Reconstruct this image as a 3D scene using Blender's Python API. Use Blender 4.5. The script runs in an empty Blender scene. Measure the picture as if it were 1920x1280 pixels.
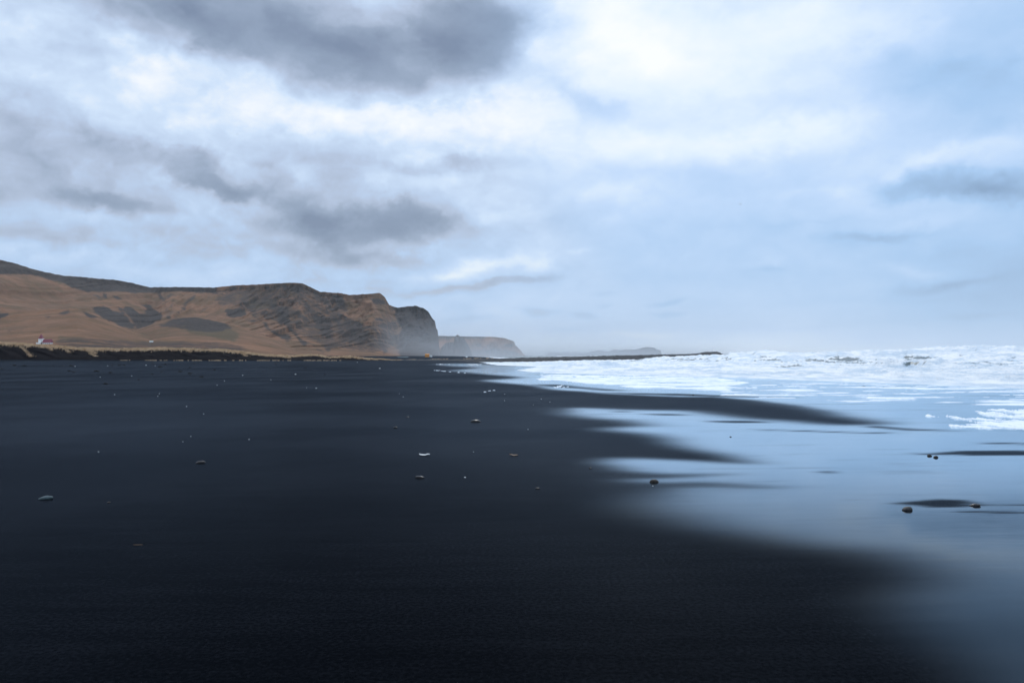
import bpy, bmesh, math, random
import numpy as np
from mathutils import Vector, Matrix, Euler
from math import radians as R, pi, sin, cos, tan, atan2

sc = bpy.context.scene
col = sc.collection
random.seed(4)

# ------------------------------------------------------------------ camera
F = 1493.0                      # focal length in photo pixels (28 mm on 36 mm, 1920 wide)
H = 1.6                         # eye height
PITCH = math.atan(27 / F)       # horizon 27 px under the middle
ROLL = R(0.5)                   # horizon a touch lower on the left
cam_d = bpy.data.cameras.new('camera')
cam = bpy.data.objects.new('camera', cam_d)
col.objects.link(cam)
cam_d.lens = 28.0
cam_d.sensor_width = 36.0
cam_d.clip_start = 0.05
cam_d.clip_end = 120000
CM = Matrix.Rotation(R(90) + PITCH, 4, 'X') @ Matrix.Rotation(-ROLL, 4, 'Z')
cam.matrix_world = Matrix.Translation((0, 0, H)) @ CM
sc.camera = cam
M3 = np.array([list(r)[:3] for r in list(CM)[:3]])


def ray(px, py):
    px = np.asarray(px, float); py = np.asarray(py, float)
    v = np.stack([(px - 960) / F, (640 - py) / F, -np.ones_like(px + py)], -1)
    w = v @ M3.T
    return w


def proj(P):
    P = np.asarray(P, float) - np.array([0, 0, H])
    c = P @ M3
    d = np.maximum(-c[..., 2], 1e-3)
    return 960 + F * c[..., 0] / d, 640 - F * c[..., 1] / d


# ------------------------------------------------------------------ world: sky and sun
SUN_EL, SUN_AZ = R(46), R(9)     # azimuth from +Y towards +X
world = bpy.data.worlds.new('World')
sc.world = world
world.use_nodes = True
nt = world.node_tree
nt.nodes.clear()


class G:
    """small node helper"""
    def __init__(s, t): s.t = t
    def n(s, typ, **k):
        o = s.t.nodes.new(typ)
        for a, b in k.items(): setattr(o, a, b)
        return o
    def put(s, sock, v):
        if isinstance(v, bpy.types.NodeSocket): s.t.links.new(v, sock)
        elif v is not None: sock.default_value = v
    def math(s, op, a, b=None, c=None, clamp=False):
        o = s.n('ShaderNodeMath', operation=op, use_clamp=clamp)
        s.put(o.inputs[0], a); s.put(o.inputs[1], b)
        if c is not None: s.put(o.inputs[2], c)
        return o.outputs[0]
    def vec(s, op, a, b=None):
        o = s.n('ShaderNodeVectorMath', operation=op)
        s.put(o.inputs[0], a)
        if b is not None: s.put(o.inputs[1], b)
        return o.outputs['Value'] if op in ('DOT_PRODUCT', 'LENGTH') else o.outputs[0]
    def xyz(s, x, y, z):
        o = s.n('ShaderNodeCombineXYZ')
        for i, v in enumerate((x, y, z)): s.put(o.inputs[i], v)
        return o.outputs[0]
    def sep(s, v):
        o = s.n('ShaderNodeSeparateXYZ'); s.put(o.inputs[0], v); return o.outputs
    def noise(s, v, scale, detail=4, rough=.55, dist=0, out='Fac'):
        o = s.n('ShaderNodeTexNoise'); s.put(o.inputs['Vector'], v)
        o.inputs['Scale'].default_value = scale; o.inputs['Detail'].default_value = detail
        o.inputs['Roughness'].default_value = rough; o.inputs['Distortion'].default_value = dist
        return o.outputs[out]
    def mapping(s, v, scale=(1, 1, 1), loc=(0, 0, 0), rot=(0, 0, 0), typ='POINT'):
        o = s.n('ShaderNodeMapping', vector_type=typ); s.put(o.inputs[0], v)
        o.inputs['Location'].default_value = loc; o.inputs['Rotation'].default_value = rot
        o.inputs['Scale'].default_value = scale
        return o.outputs[0]
    def ramp(s, f, stops, interp='LINEAR'):
        o = s.n('ShaderNodeValToRGB'); s.put(o.inputs[0], f)
        cr = o.color_ramp; cr.interpolation = interp
        while len(cr.elements) < len(stops): cr.elements.new(0.5)
        for e, (p, c) in zip(cr.elements, stops):
            e.position = p; e.color = (*c, 1) if len(c) == 3 else c
        return o.outputs[0]
    def mix(s, f, a, b, typ='RGBA', blend='MIX'):
        o = s.n('ShaderNodeMix', data_type=typ)
        if typ == 'RGBA': o.blend_type = blend; ia, ib, out = 6, 7, 2
        elif typ == 'FLOAT': ia, ib, out = 2, 3, 0
        else: ia, ib, out = 4, 5, 1
        s.put(o.inputs[0], f); s.put(o.inputs[ia], a); s.put(o.inputs[ib], b)
        return o.outputs[out]
    def mrange(s, v, a, b, c=0., d=1., smooth=True):
        o = s.n('ShaderNodeMapRange', interpolation_type='SMOOTHSTEP' if smooth else 'LINEAR')
        s.put(o.inputs[0], v)
        for i, q in zip((1, 2, 3, 4), (a, b, c, d)): o.inputs[i].default_value = q
        return o.outputs[0]
    def attr(s, name):
        return s.n('ShaderNodeAttribute', attribute_name=name).outputs['Fac']


def lin(r, g, b):
    return tuple(((c / 255 + .055) / 1.055) ** 2.4 if c > 10 else c / 255 / 12.92 for c in (r, g, b))


w = G(nt)
gen = w.n('ShaderNodeTexCoord').outputs['Generated']
s_ = w.sep(gen)
az = w.math('ARCTAN2', s_[0], s_[1])
el = w.math('ARCSINE', s_[2])
dome = w.xyz(az, el, 0.0)
# cloud turbulence in real directions, flattened towards the horizon
el_s = w.math('MULTIPLY', el, 2.0)
base3 = w.vec('MULTIPLY', gen, (1, 1, 1.45))
w1 = w.noise(base3, 4.0, 4, .55, 0, 'Color')
w2 = w.noise(base3, 15.0, 5, .6, 0, 'Color')
wa = w.vec('MULTIPLY', w.vec('SUBTRACT', w1, (.5, .5, .5)), (.10, .07, 0))
wb = w.vec('MULTIPLY', w.vec('SUBTRACT', w2, (.5, .5, .5)), (.075, .05, 0))
elfade = w.mrange(el, 0.0, .16, .22, 1.0)
warp = w.vec('ADD', wa, wb)
wsc = w.n('ShaderNodeVectorMath', operation='SCALE'); w.put(wsc.inputs[0], warp); w.put(wsc.inputs['Scale'], elfade)
pos = w.vec('ADD', dome, wsc.outputs[0])

# (px, py, rx, ry, rot deg, amplitude, sharp)  px/py only give the direction of each cloud
BLOBS = [
    # dark deck high on the left
    (300, 20, 190, 45, 12, -.15, 1), (520, 75, 200, 62, 14, -.16, 1), (740, 115, 150, 66, 8, -.16, 1), (885, 60, 105, 80, 0, -.20, 1),
    (250, 290, 320, 110, 6, -.035, 0), (620, 390, 260, 100, 0, -.045, 0), (640, 20, 340, 60, 3, -.08, 1), (190, 25, 90, 40, 10, -.07, 0), (540, 350, 90, 30, 20, -.05, 1), (690, 425, 170, 36, 0, -.05, 1), (330, 320, 130, 34, 8, -.05, 1), (590, 50, 260, 62, 9, -.08, 1), (820, 60, 160, 70, 0, -.04, 1), (60, 300, 190, 90, 5, -.035, 0), (660, 0, 330, 45, 0, -.06, 0), (760, 172, 90, 20, 5, -.06, 0), (735, 105, 45, 18, -25, .06, 0), (640, 25, 60, 22, 0, .03, 0), (420, 40, 60, 20, 10, -.03, 0),
    (40, 55, 50, 22, 0, -.05, 0), (120, 70, 60, 22, 20, -.05, 0), (1010, 60, 40, 50, 0, -.04, 0), (1000, 100, 30, 22, 0, .05, 0),
    # bright ridges beneath it
    (250, 110, 70, 24, 20, .06, 0), (300, 185, 170, 40, 6, .05, 0), (540, 195, 130, 34, 12, .09, 0), (880, 215, 160, 34, -4, .10, 0), (720, 225, 90, 26, 0, .05, 0),
    (480, 235, 160, 20, 0, .03, 0), (960, 120, 80, 34, 0, .03, 0), (1110, 190, 90, 20, 10, -.05, 0), (1030, 160, 60, 16, 10, -.03, 0),
    # left greys
    (20, 230, 110, 70, 10, -.09, 0), (50, 335, 120, 44, 8, -.12, 0), (160, 265, 90, 26, 10, -.05, 0), (290, 285, 120, 20, 6, -.09, 1), (420, 300, 110, 18, 4, -.06, 0),
    (400, 336, 80, 17, 8, -.12, 1), (490, 345, 60, 16, 0, -.07, 0), (160, 330, 60, 18, 0, .03, 0), (240, 378, 75, 16, 4, -.10, 1), (150, 372, 70, 16, 4, -.06, 0),
    (60, 440, 110, 26, 5, -.09, 0), (150, 455, 80, 14, 5, -.06, 0), (290, 435, 70, 14, -5, -.04, 0), (340, 350, 40, 14, 20, .04, 0), (400, 390, 80, 24, 10, .05, 0),
    (180, 410, 90, 12, 0, .03, 0), (220, 500, 220, 20, 2, .03, 0),
    # middle bank
    (640, 285, 90, 24, 0, -.06, 0), (640, 340, 40, 50, 15, -.07, 0), (545, 375, 65, 28, 30, -.08, 0), (850, 300, 110, 18, -6, -.11, 1), (920, 285, 60, 14, -10, -.05, 0),
    (680, 415, 150, 30, -2, -.17, 1), (600, 400, 60, 26, 0, -.07, 0), (800, 405, 60, 24, 0, -.08, 0), (740, 380, 90, 18, 0, -.04, 0),
    (612, 312, 22, 16, 0, .06, 0), (760, 345, 70, 22, 5, .05, 0), (740, 318, 60, 10, 0, .05, 0), (880, 370, 80, 24, 0, .03, 0), (920, 415, 60, 20, -10, .07, 0), (880, 440, 60, 12, -8, -.03, 0),
    (570, 462, 110, 12, 0, -.06, 0), (720, 478, 110, 11, 0, -.08, 0), (800, 462, 50, 12, 0, .04, 0), (850, 505, 100, 9, -3, .03, 0),
    (955, 490, 70, 24, -6, .09, 0), (870, 500, 60, 14, -6, .06, 0), (1000, 500, 24, 12, 0, .05, 0), (930, 530, 95, 8, -2, -.10, 1), (800, 540, 120, 8, 0, -.08, 0), (660, 520, 110, 9, 0, -.04, 0),
    # glare around the hidden sun
    (1170, 50, 120, 80, 15, .11, 0), (1250, 130, 170, 60, 8, .05, 0), (1420, 50, 170, 50, 0, .06, 0), (1390, 248, 180, 26, 0, .08, 0), (1180, 262, 90, 30, 0, .05, 0),
    (1450, 180, 130, 20, 6, -.02, 0), (1120, 350, 110, 34, 0, .05, 0), (1240, 320, 120, 16, 0, -.02, 0), (1520, 215, 120, 14, 4, .02, 0),
    # right side
    (1900, 60, 170, 120, 0, -.10, 0), (1730, 130, 120, 34, 12, -.05, 0), (1920, 210, 120, 60, 0, -.07, 0), (1640, 60, 90, 24, 20, .04, 0), (1790, 60, 60, 20, 20, .03, 0),
    (1810, 345, 110, 24, 6, -.13, 1), (1890, 372, 60, 20, 12, -.12, 0), (1690, 335, 60, 14, 5, -.05, 0), (1820, 285, 120, 18, -5, .06, 0), (1600, 350, 200, 12, 0, .03, 0),
    (1660, 441, 80, 8, 0, -.06, 0), (1560, 408, 90, 7, 3, -.02, 0), (1750, 420, 90, 10, 0, .02, 0), (1780, 532, 80, 8, -3, -.06, 0), (1735, 505, 55, 10, 10, .05, 0),
    (1940, 560, 240, 110, 0, -.09, 0), (1440, 497, 26, 6, 0, -.04, 0), (1435, 480, 24, 7, 0, .03, 0), (1640, 560, 200, 8, 0, -.015, 0), (1500, 610, 200, 6, 0, -.015, 0),
    # low small clouds
    (1005, 589, 34, 7, 0, -.06, 1), (1095, 595, 26, 6, 0, -.055, 1), (1250, 566, 40, 6, -12, -.05, 1), (1245, 590, 30, 5, 0, -.04, 1), (870, 600, 50, 7, 0, -.05, 0),
    (1130, 552, 18, 5, 0, -.035, 0), (1135, 575, 12, 4, 0, -.035, 0), (1075, 483, 24, 6, 0, .04, 0), (1190, 630, 60, 5, 0, .03, 0), (1060, 620, 40, 5, 0, -.03, 0), (1830, 590, 40, 5, 0, -.03, 0),
    (1320, 430, 180, 20, 0, -.02, 0), (1200, 520, 160, 20, 0, -.02, 0),
]
n1 = w.noise(w.vec('MULTIPLY', gen, (1, 1, 1.8)), 5.0, 6, .58)
n2 = w.noise(w.vec('MULTIPLY', gen, (1, 1, 2.2)), 17.0, 6, .6)
lf = w.mrange(az, -.2, .2, 1.0, .35)
nn = w.math('ADD', w.math('MULTIPLY', w.math('SUBTRACT', n1, .5), .09), w.math('MULTIPLY', w.math('SUBTRACT', n2, .5), .08))
nn = w.math('MULTIPLY', w.math('MULTIPLY', nn, lf), w.mrange(el, -.02, .2, .35, 1.0))
def puff(scale, det, dz):
    a_ = w.noise(w.vec('ADD', base3, warp), scale, det, .56)
    b_ = w.noise(w.vec('ADD', w.vec('ADD', base3, warp), (0, 0, dz)), scale, det, .56)
    return w.math('SUBTRACT', a_, b_)
pf_ = w.math('ADD', w.math('MULTIPLY', puff(5.5, 4, .06), .34), w.math('MULTIPLY', puff(15.0, 4, .02), .22))
pf_ = w.math('MULTIPLY', pf_, w.math('MULTIPLY', lf, w.mrange(el, -.02, .14, .25, 1.0)))
nn = w.math('ADD', nn, pf_)
field = w.math('ADD', w.ramp(el, [(0, (.90,) * 3), (.035, (.82,) * 3), (.13, (.785,) * 3), (.26, (.87,) * 3), (.42, (.88,) * 3)]), nn)
posc = pos
for bi, (bx, by, rx, ry, rot, amp, sharp) in enumerate(BLOBS):
    if bi % 5 == 4:     # chains the nodes so that the shader evaluates them in small batches
        posc = w.vec('ADD', pos, w.math('MULTIPLY', field, 1e-6))
    d = ray(bx, by); d = d / np.linalg.norm(d)
    a0, e0 = atan2(d[0], d[1]), math.asin(d[2])
    m = w.mapping(posc, (rx / F, ry / F, 1), (a0, e0, 0), (0, 0, R(-rot)), 'TEXTURE')
    q = w.vec('DOT_PRODUCT', m, m)
    if sharp: q = w.math('POWER', q, 1.7)
    g = w.math('POWER', .3679, q)
    field = w.math('MULTIPLY_ADD', g, amp, field)
greyish = w.ramp(field, [(.45, lin(118, 134, 160)), (.62, lin(146, 162, 186)), (.75, lin(184, 198, 222)),
                         (.86, lin(208, 226, 248)), (.93, lin(234, 241, 251)), (1.0, lin(250, 252, 255))])
bluish = w.ramp(field, [(.45, lin(95, 125, 160)), (.62, lin(128, 158, 194)), (.75, lin(163, 198, 237)),
                        (.83, lin(189, 215, 248)), (.92, lin(225, 239, 253)), (1.0, lin(249, 252, 255))])
side = w.mrange(az, -.12, .18)
lowb = w.math('MULTIPLY', w.mrange(el, .03, .25, 1.0, 0.25), w.mrange(field, .70, .80, .1, 1.0))
cloud = w.mix(w.math('MAXIMUM', side, lowb), greyish, bluish)
# the zenith of an overcast sky is brighter than its rim
zen = w.mrange(el, .42, .95, 1.0, 1.12)
cl2 = w.n('ShaderNodeVectorMath', operation='SCALE'); w.put(cl2.inputs[0], cloud)
w.put(cl2.inputs['Scale'], w.math('MULTIPLY', zen, 10.6))
sky = w.n('ShaderNodeTexSky', sky_type='NISHITA')
sky.sun_disc = False
sky.sun_elevation = SUN_EL
sky.sun_rotation = SUN_AZ
sky.air_density = 1.2
skymix = w.mix(.95, sky.outputs[0], cl2.outputs[0])
bg = w.n('ShaderNodeBackground')
w.put(bg.inputs[0], skymix)
bg.inputs[1].default_value = 0.1
wo = w.n('ShaderNodeOutputWorld')
nt.links.new(bg.outputs[0], wo.inputs[0])
world.cycles.sampling_method = 'MANUAL'
world.cycles.sample_map_resolution = 512

sl = bpy.data.lights.new('sun', 'SUN')
sl.energy = 0.85
sl.angle = R(16)
sl.color = (1.0, .97, .93)
sun = bpy.data.objects.new('sun', sl)
col.objects.link(sun)
sd = Vector((sin(SUN_AZ) * cos(SUN_EL), cos(SUN_AZ) * cos(SUN_EL), sin(SUN_EL)))
sun.rotation_euler = sd.to_track_quat('Z', 'Y').to_euler()
sun.location = (0, -5, 60)

sc.view_settings.view_transform = 'Standard'
sc.view_settings.look = 'None'
sc.view_settings.gamma = 1.0
sc.view_settings.exposure = 0.0
sc.render.engine = 'CYCLES'
sc.cycles.max_bounces = 6
sc.cycles.volume_bounces = 1
sc.cycles.caustics_reflective = False
sc.cycles.caustics_refractive = False
sc.cycles.sample_clamp_indirect = 4

# ------------------------------------------------------------------ numpy helpers
_rs = np.random.RandomState(11)
_perm = np.concatenate([_rs.permutation(512)] * 4)
_gr = _rs.randn(512, 3); _gr /= np.linalg.norm(_gr, axis=1)[:, None]


def perlin(x, y, z=0.0):
    x, y, z = np.broadcast_arrays(np.asarray(x, float), np.asarray(y, float), np.asarray(z, float))
    xi, yi, zi = np.floor(x).astype(int), np.floor(y).astype(int), np.floor(z).astype(int)
    xf, yf, zf = x - xi, y - yi, z - zi
    u, v, t = [q * q * q * (q * (q * 6 - 15) + 10) for q in (xf, yf, zf)]
    xi &= 511; yi &= 511; zi &= 511

    def gdot(a, b, c):
        h = _perm[_perm[_perm[(xi + a) & 511] + ((yi + b) & 511)] + ((zi + c) & 511)]
        g = _gr[h]
        return g[..., 0] * (xf - a) + g[..., 1] * (yf - b) + g[..., 2] * (zf - c)
    def lp(a, b, f): return a + (b - a) * f
    x1 = lp(gdot(0, 0, 0), gdot(1, 0, 0), u); x2 = lp(gdot(0, 1, 0), gdot(1, 1, 0), u)
    x3 = lp(gdot(0, 0, 1), gdot(1, 0, 1), u); x4 = lp(gdot(0, 1, 1), gdot(1, 1, 1), u)
    return lp(lp(x1, x2, v), lp(x3, x4, v), t) * 1.5


def fbm(x, y, z=0.0, o=5, gain=.5, ridged=False):
    s, a, f, tot = 0, 1.0, 1.0, 0
    for i in range(o):
        n = perlin(x * f + 17.3 * i, y * f + 5.1 * i, z * f + 9.7 * i)
        if ridged: n = 1 - 2 * np.abs(n)
        s = s + a * n; tot += a; a *= gain; f *= 2.03
    return s / tot


def sm(x, a, b):
    t = np.clip((x - a) / (b - a), 0, 1)
    return t * t * (3 - 2 * t)


def inpoly(X, Y, poly):
    out = np.zeros(X.shape, bool)
    n = len(poly)
    for i in range(n):
        x1, y1 = poly[i]; x2, y2 = poly[(i + 1) % n]
        if y1 == y2: continue
        c = ((Y >= min(y1, y2)) & (Y < max(y1, y2)) & (X < (x2 - x1) * (Y - y1) / (y2 - y1) + x1))
        out ^= c
    return out


def blur1(a, s, axis):
    if s < .3: return a
    r = int(math.ceil(s * 2.6)); k = np.exp(-.5 * (np.arange(-r, r + 1) / s) ** 2); k /= k.sum()
    p = np.pad(a, [(r, r) if i == axis else (0, 0) for i in range(2)], mode='edge')
    out = np.zeros_like(a)
    L = a.shape[axis]
    for i, wt in enumerate(k):
        out += wt * (p[i:i + L] if axis == 0 else p[:, i:i + L])
    return out


def sampler(grid, x0, dx, y0, dy):
    def f(px, py):
        u = np.clip((px - x0) / dx, 0, grid.shape[1] - 1.001); v = np.clip((py - y0) / dy, 0, grid.shape[0] - 1.001)
        i, j = u.astype(int), v.astype(int); fu, fv = u - i, v - j
        return ((grid[j, i] * (1 - fu) + grid[j, i + 1] * fu) * (1 - fv) + (grid[j + 1, i] * (1 - fu) + grid[j + 1, i + 1] * fu) * fv)
    return f


def grid_mesh(name, P, mat, keep=None, attrs=None, smooth=True, parent=None):
    nr, nc = P.shape[:2]
    idx = np.arange(nr * nc).reshape(nr, nc)
    q = np.stack([idx[:-1, :-1], idx[:-1, 1:], idx[1:, 1:], idx[1:, :-1]], -1)
    if keep is not None: q = q[keep]
    q = q.reshape(-1, 4)
    used = np.unique(q)
    remap = np.full(nr * nc, -1); remap[used] = np.arange(len(used))
    V = P.reshape(-1, 3)[used]; q = remap[q]
    nz_ = np.cross(V[q[:, 1]] - V[q[:, 0]], V[q[:, 2]] - V[q[:, 0]])[:, 2]
    if np.mean(np.sign(nz_)) < 0: q = q[:, ::-1].copy()
    me = bpy.data.meshes.new(name)
    me.vertices.add(len(V)); me.vertices.foreach_set('co', V.astype(np.float32).ravel())
    me.loops.add(q.size); me.loops.foreach_set('vertex_index', q.ravel().astype(np.int32))
    me.polygons.add(len(q)); me.polygons.foreach_set('loop_start', (np.arange(len(q)) * 4).astype(np.int32))
    me.polygons.foreach_set('use_smooth', np.full(len(q), smooth))
    me.update(calc_edges=True); me.validate()
    for k, a in (attrs or {}).items():
        at = me.attributes.new(k, 'FLOAT', 'POINT')
        at.data.foreach_set('value', np.broadcast_to(a, (nr, nc)).reshape(-1)[used].astype(np.float32))
    me.materials.append(mat)
    o = bpy.data.objects.new(name, me); col.objects.link(o)
    if parent: o.parent = parent
    return o


def tag(o, label=None, cat=None, group=None, kind=None):
    for k, v in (('label', label), ('category', cat), ('group', group), ('kind', kind)):
        if v: o[k] = v
    return o


def mat_new(name):
    m = bpy.data.materials.new(name); m.use_nodes = True
    m.node_tree.nodes.clear()
    g = G(m.node_tree); out = g.n('ShaderNodeOutputMaterial')
    return m, g, out


def principled(g, **k):
    p = g.n('ShaderNodeBsdfPrincipled')
    for a, b in k.items():
        g.put(p.inputs[a.replace('_', ' ')], b)
    return p


def simple(name, c, rough=.6, var=.12, scale=8, bump=0.0):
    m, g, out = mat_new(name)
    co = g.n('ShaderNodeTexCoord').outputs['Object']
    n = g.noise(co, scale, 4)
    cc = g.mix(n, (*[q * (1 - var) for q in c], 1), (*[min(1, q * (1 + var)) for q in c], 1))
    p = principled(g, Base_Color=cc, Roughness=rough)
    if bump:
        b = g.n('ShaderNodeBump'); b.inputs['Strength'].default_value = bump; b.inputs['Distance'].default_value = .02
        g.put(b.inputs['Height'], n); g.put(p.inputs['Normal'], b.outputs[0])
    g.t.links.new(p.outputs[0], out.inputs[0])
    return m


# ------------------------------------------------------------------ shore and ground height
_fr = [(2300, 741), (2100, 735), (1920, 728), (1740, 720.5), (1600, 715.5), (1500, 712), (1420, 709), (1330, 706.5), (1200, 704),
       (1090, 700.8), (1000, 698), (957, 694), (980, 690.5), (1003, 688), (950, 686.3), (905, 685), (880, 683)]
_fy, _fx = [0, 20], [46, 31]
for a, b in _fr:
    v = ray(a, b); t = H / -v[2]
    _fy.append(v[1] * t); _fx.append(v[0] * t)
_fy += [200, 240, 400, 1000, 3300, 3800, 5000, 9000, 90000]
_fx += [-14, -16, -10, -45, -290, -420, -700, -900, -2000]
_fy, _fx = np.array(_fy), np.array(_fx)
_o = np.argsort(_fy); _fy, _fx = _fy[_o], _fx[_o]


def offshore(X, Y):
    return (X - np.interp(Y, _fy, _fx)) * .72


def gz(X, Y):
    rise = np.clip(-X + 15, 0, 260) * .0145 * sm(Y, 55, 205)
    s = offshore(X, Y)
    sea = -np.clip(s, 0, 60) * .06
    return rise + np.where(Y > 15, sea, 0) + .01 * fbm(X * .15, Y * .15, 0, 3) * sm(Y, 2, 12) * (s < 0)


def ground_hit(px, py):
    """where the sight line meets the ground"""
    px = np.asarray(px, float); py = np.asarray(py, float)
    v = ray(px, py)
    t = H / np.maximum(-v[..., 2], 1e-3)
    t = np.minimum(t, 400)
    for _ in range(25):
        P = v * t[..., None]
        z = gz(P[..., 0], P[..., 1])
        t = .5 * t + .5 * np.clip((H - z) / np.maximum(-v[..., 2], 1e-3), 1, 400)
    P = v * t[..., None]
    return P[..., 0], P[..., 1], gz(P[..., 0], P[..., 1])


# wet film on the sand, outlined where it lies
WET = [
    [(806, 682.5), (860, 681.6), (1000, 679), (1300, 676), (2500, 676), (2500, 1500), (1900, 1500), (1870, 1285), (1835, 1250), (1765, 1195),
     (1715, 1150), (1700, 1120), (1740, 1100), (1800, 1088), (1750, 1066), (1700, 1035), (1590, 1025), (1500, 1014), (1420, 1002),
     (1350, 984), (1270, 958), (1215, 925), (1170, 900), (1140, 870), (1110, 830), (1080, 790), (1070, 767), (1100, 752), (1000, 728),
     (975, 722), (912, 713), (920, 703), (848, 695), (860, 690), (905, 688.5), (860, 687), (820, 683.6)],
]
DRY_SOFT = [
    [(700, 684), (860, 688), (912, 689.6), (885, 691.6), (846, 694), (850, 695.2), (895, 700), (945, 704), (980, 707.8), (960, 710),
     (912, 711.5), (918, 713.5), (950, 717), (1000, 722), (1040, 728), (1150, 738.3), (1250, 743), (1340, 744), (1420, 749), (1480, 757),
     (1540, 767), (1600, 780), (1680, 795), (1580, 797), (1500, 794), (1440, 787.5), (1400, 785), (1340, 778.5), (1290, 770.5), (1210, 768.5),
     (1150, 767.5), (1080, 764), (1062, 769), (1085, 777), (1110, 783), (1180, 787), (1228, 798), (1165, 801), (1150, 803),
     (1200, 810), (1250, 818), (1305, 842), (1378, 856), (1440, 870.5), (1360, 869), (1250, 861), (1165, 858), (1140, 866),
     (1180, 879), (1270, 888), (1400, 889), (1330, 893.5), (1245, 897), (1190, 898), (1190, 904), (1290, 903), (1400, 908), (1495, 913.5), (1400, 915),
     (1320, 914), (1270, 918), (1260, 935), (1180, 960), (700, 960)],
    [(1150, 985), (1350, 985), (1480, 1012), (1600, 1030), (1690, 1052), (1800, 1088), (1700, 1105), (1640, 1130), (1690, 1160), (1500, 1400), (1100, 1400)],
]
DRY_SHARP = [
    [(1002, 719.8), (1050, 721), (1120, 728), (1195, 733.6), (1130, 732), (1060, 726.5), (1002, 722)],
    [(1120, 735.5), (1190, 736.3), (1290, 738.5), (1400, 742.5), (1500, 745), (1400, 744.5), (1290, 742), (1190, 739.2)],
    [(1700, 848), (1735, 850), (1800, 845), (1860, 844), (1990, 846), (1990, 854), (1850, 853.5), (1760, 852.5), (1725, 852)],
    [(1668, 943), (1700, 940), (1760, 935), (1810, 937), (1840, 943), (1760, 945), (1700, 946)],
    [(1700, 945), (1990, 944.5), (1990, 946), (1860, 946.5), (1800, 950), (1740, 950.5)],
    [(1780, 957), (1900, 959), (1980, 962), (1900, 962), (1800, 959.5)],
    [(1535, 883.5), (1555, 882), (1570, 885.5), (1550, 887)],
    [(1400, 803), (1450, 805), (1580, 809), (1700, 812), (1640, 812.5), (1500, 808.5), (1420, 805)],
    [(1640, 797), (1700, 803), (1820, 808), (1700, 806.5), (1620, 800)],
    [(1800, 829), (1990, 831), (1990, 834), (1880, 832.5)],
    [(1200, 776), (1260, 775.5), (1300, 778), (1240, 779)],
    [(1320, 788), (1400, 788.5), (1450, 792), (1380, 792.5), (1330, 791)],
    [(1150, 771), (1175, 770.5), (1190, 772), (1170, 773)],
]
GX0, GDX, GY0, GDY = -200, 3.0, 666.0, 1.0
_gx = GX0 + GDX * np.arange(860); _gy = GY0 + GDY * np.arange(640)
PX, PY = np.meshgrid(_gx, _gy)
wx = PX + 16 * perlin(PX / 90, PY / 9) + 5 * perlin(PX / 30, PY / 3)
wy = PY + (1.2 + .012 * (PY - 680)) * perlin(PX / 140 + 7, PY / 14)
m_all = np.zeros(PX.shape, bool)
for p in WET: m_all |= inpoly(wx, wy, p)
m_dry = np.zeros(PX.shape, bool)
for p in DRY_SOFT: m_dry |= inpoly(wx, wy, p)
m_sharp = np.zeros(PX.shape, bool)
for p in DRY_SHARP: m_sharp |= inpoly(PX + 8 * perlin(PX / 60, PY / 5), PY + .6 * perlin(PX / 60, PY / 4), p)
wet = (m_all & ~m_dry).astype(float)
fine = blur1(blur1(wet, 4, 1), .7, 0)
midb = blur1(blur1(wet, 11, 1), 1.9, 0)
wide = blur1(blur1(wet, 28, 1), 8, 0)
wide2 = blur1(blur1(wet, 28, 1), 13, 0)
f1 = sm(PY, 735, 790); f2 = sm(PY, 860, 960); f3 = sm(PY, 960, 1100)
wet = fine * (1 - f1) + midb * f1
wet = wet * (1 - f2) + wide * f2
wet = wet * (1 - f3) + wide2 * f3
shp = blur1(blur1(m_sharp.astype(float), 4, 1), .5, 0)
wet = np.clip(wet * (1 - .97 * shp), 0, 1)
# streaks of thinner film
st = fbm(PX / 260, PY / 5, 3, 4)
wet = np.clip(wet - .25 * sm(st, .12, .6) * wet * (1 - .6 * f2) - .16 * sm(fbm(PX / 170, PY / 2.4, 13, 3), .2, .7) * wet * (1 - f3), 0, 1)
wet = wet * (1 - .44 * sm(PY, 850, 1000) - .27 * sm(PY, 1010, 1200))
wet_at = sampler(wet, GX0, GDX, GY0, GDY)

ks = np.concatenate([np.geomspace(.15, 2, 20), np.arange(2.3, 12, .7), np.arange(12, 140, 1.1), np.arange(140, 700, 2.4), np.geomspace(702, 2600, 20)])
Yr = np.concatenate([H * F / ks, [.6, 0, -2, -8, -30, -100, -400]])
pc = np.concatenate([-np.geomspace(9000, 330, 16), np.arange(-300, 2230, 4.2), np.geomspace(2240, 11000, 16)])
W_ = np.where(Yr > 4, Yr, 4 + np.abs(Yr - 4) * .6)
PXc = (pc - 960) / F
Xg = W_[:, None] * PXc[None, :]; Yg = np.broadcast_to(Yr[:, None], Xg.shape)
Zg = gz(Xg, Yg)
Zg = np.where(Yg > 500, np.minimum(Zg, 3.5), Zg)
Pg = np.stack([Xg, Yg, Zg], -1)
qx, qy = proj(Pg)
wa_ = np.where(Yg > .7, wet_at(qx, qy), wet_at(np.full_like(qx, 0) + 960 + F * Xg / 2.4, np.full_like(qx, 1280)))

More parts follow.
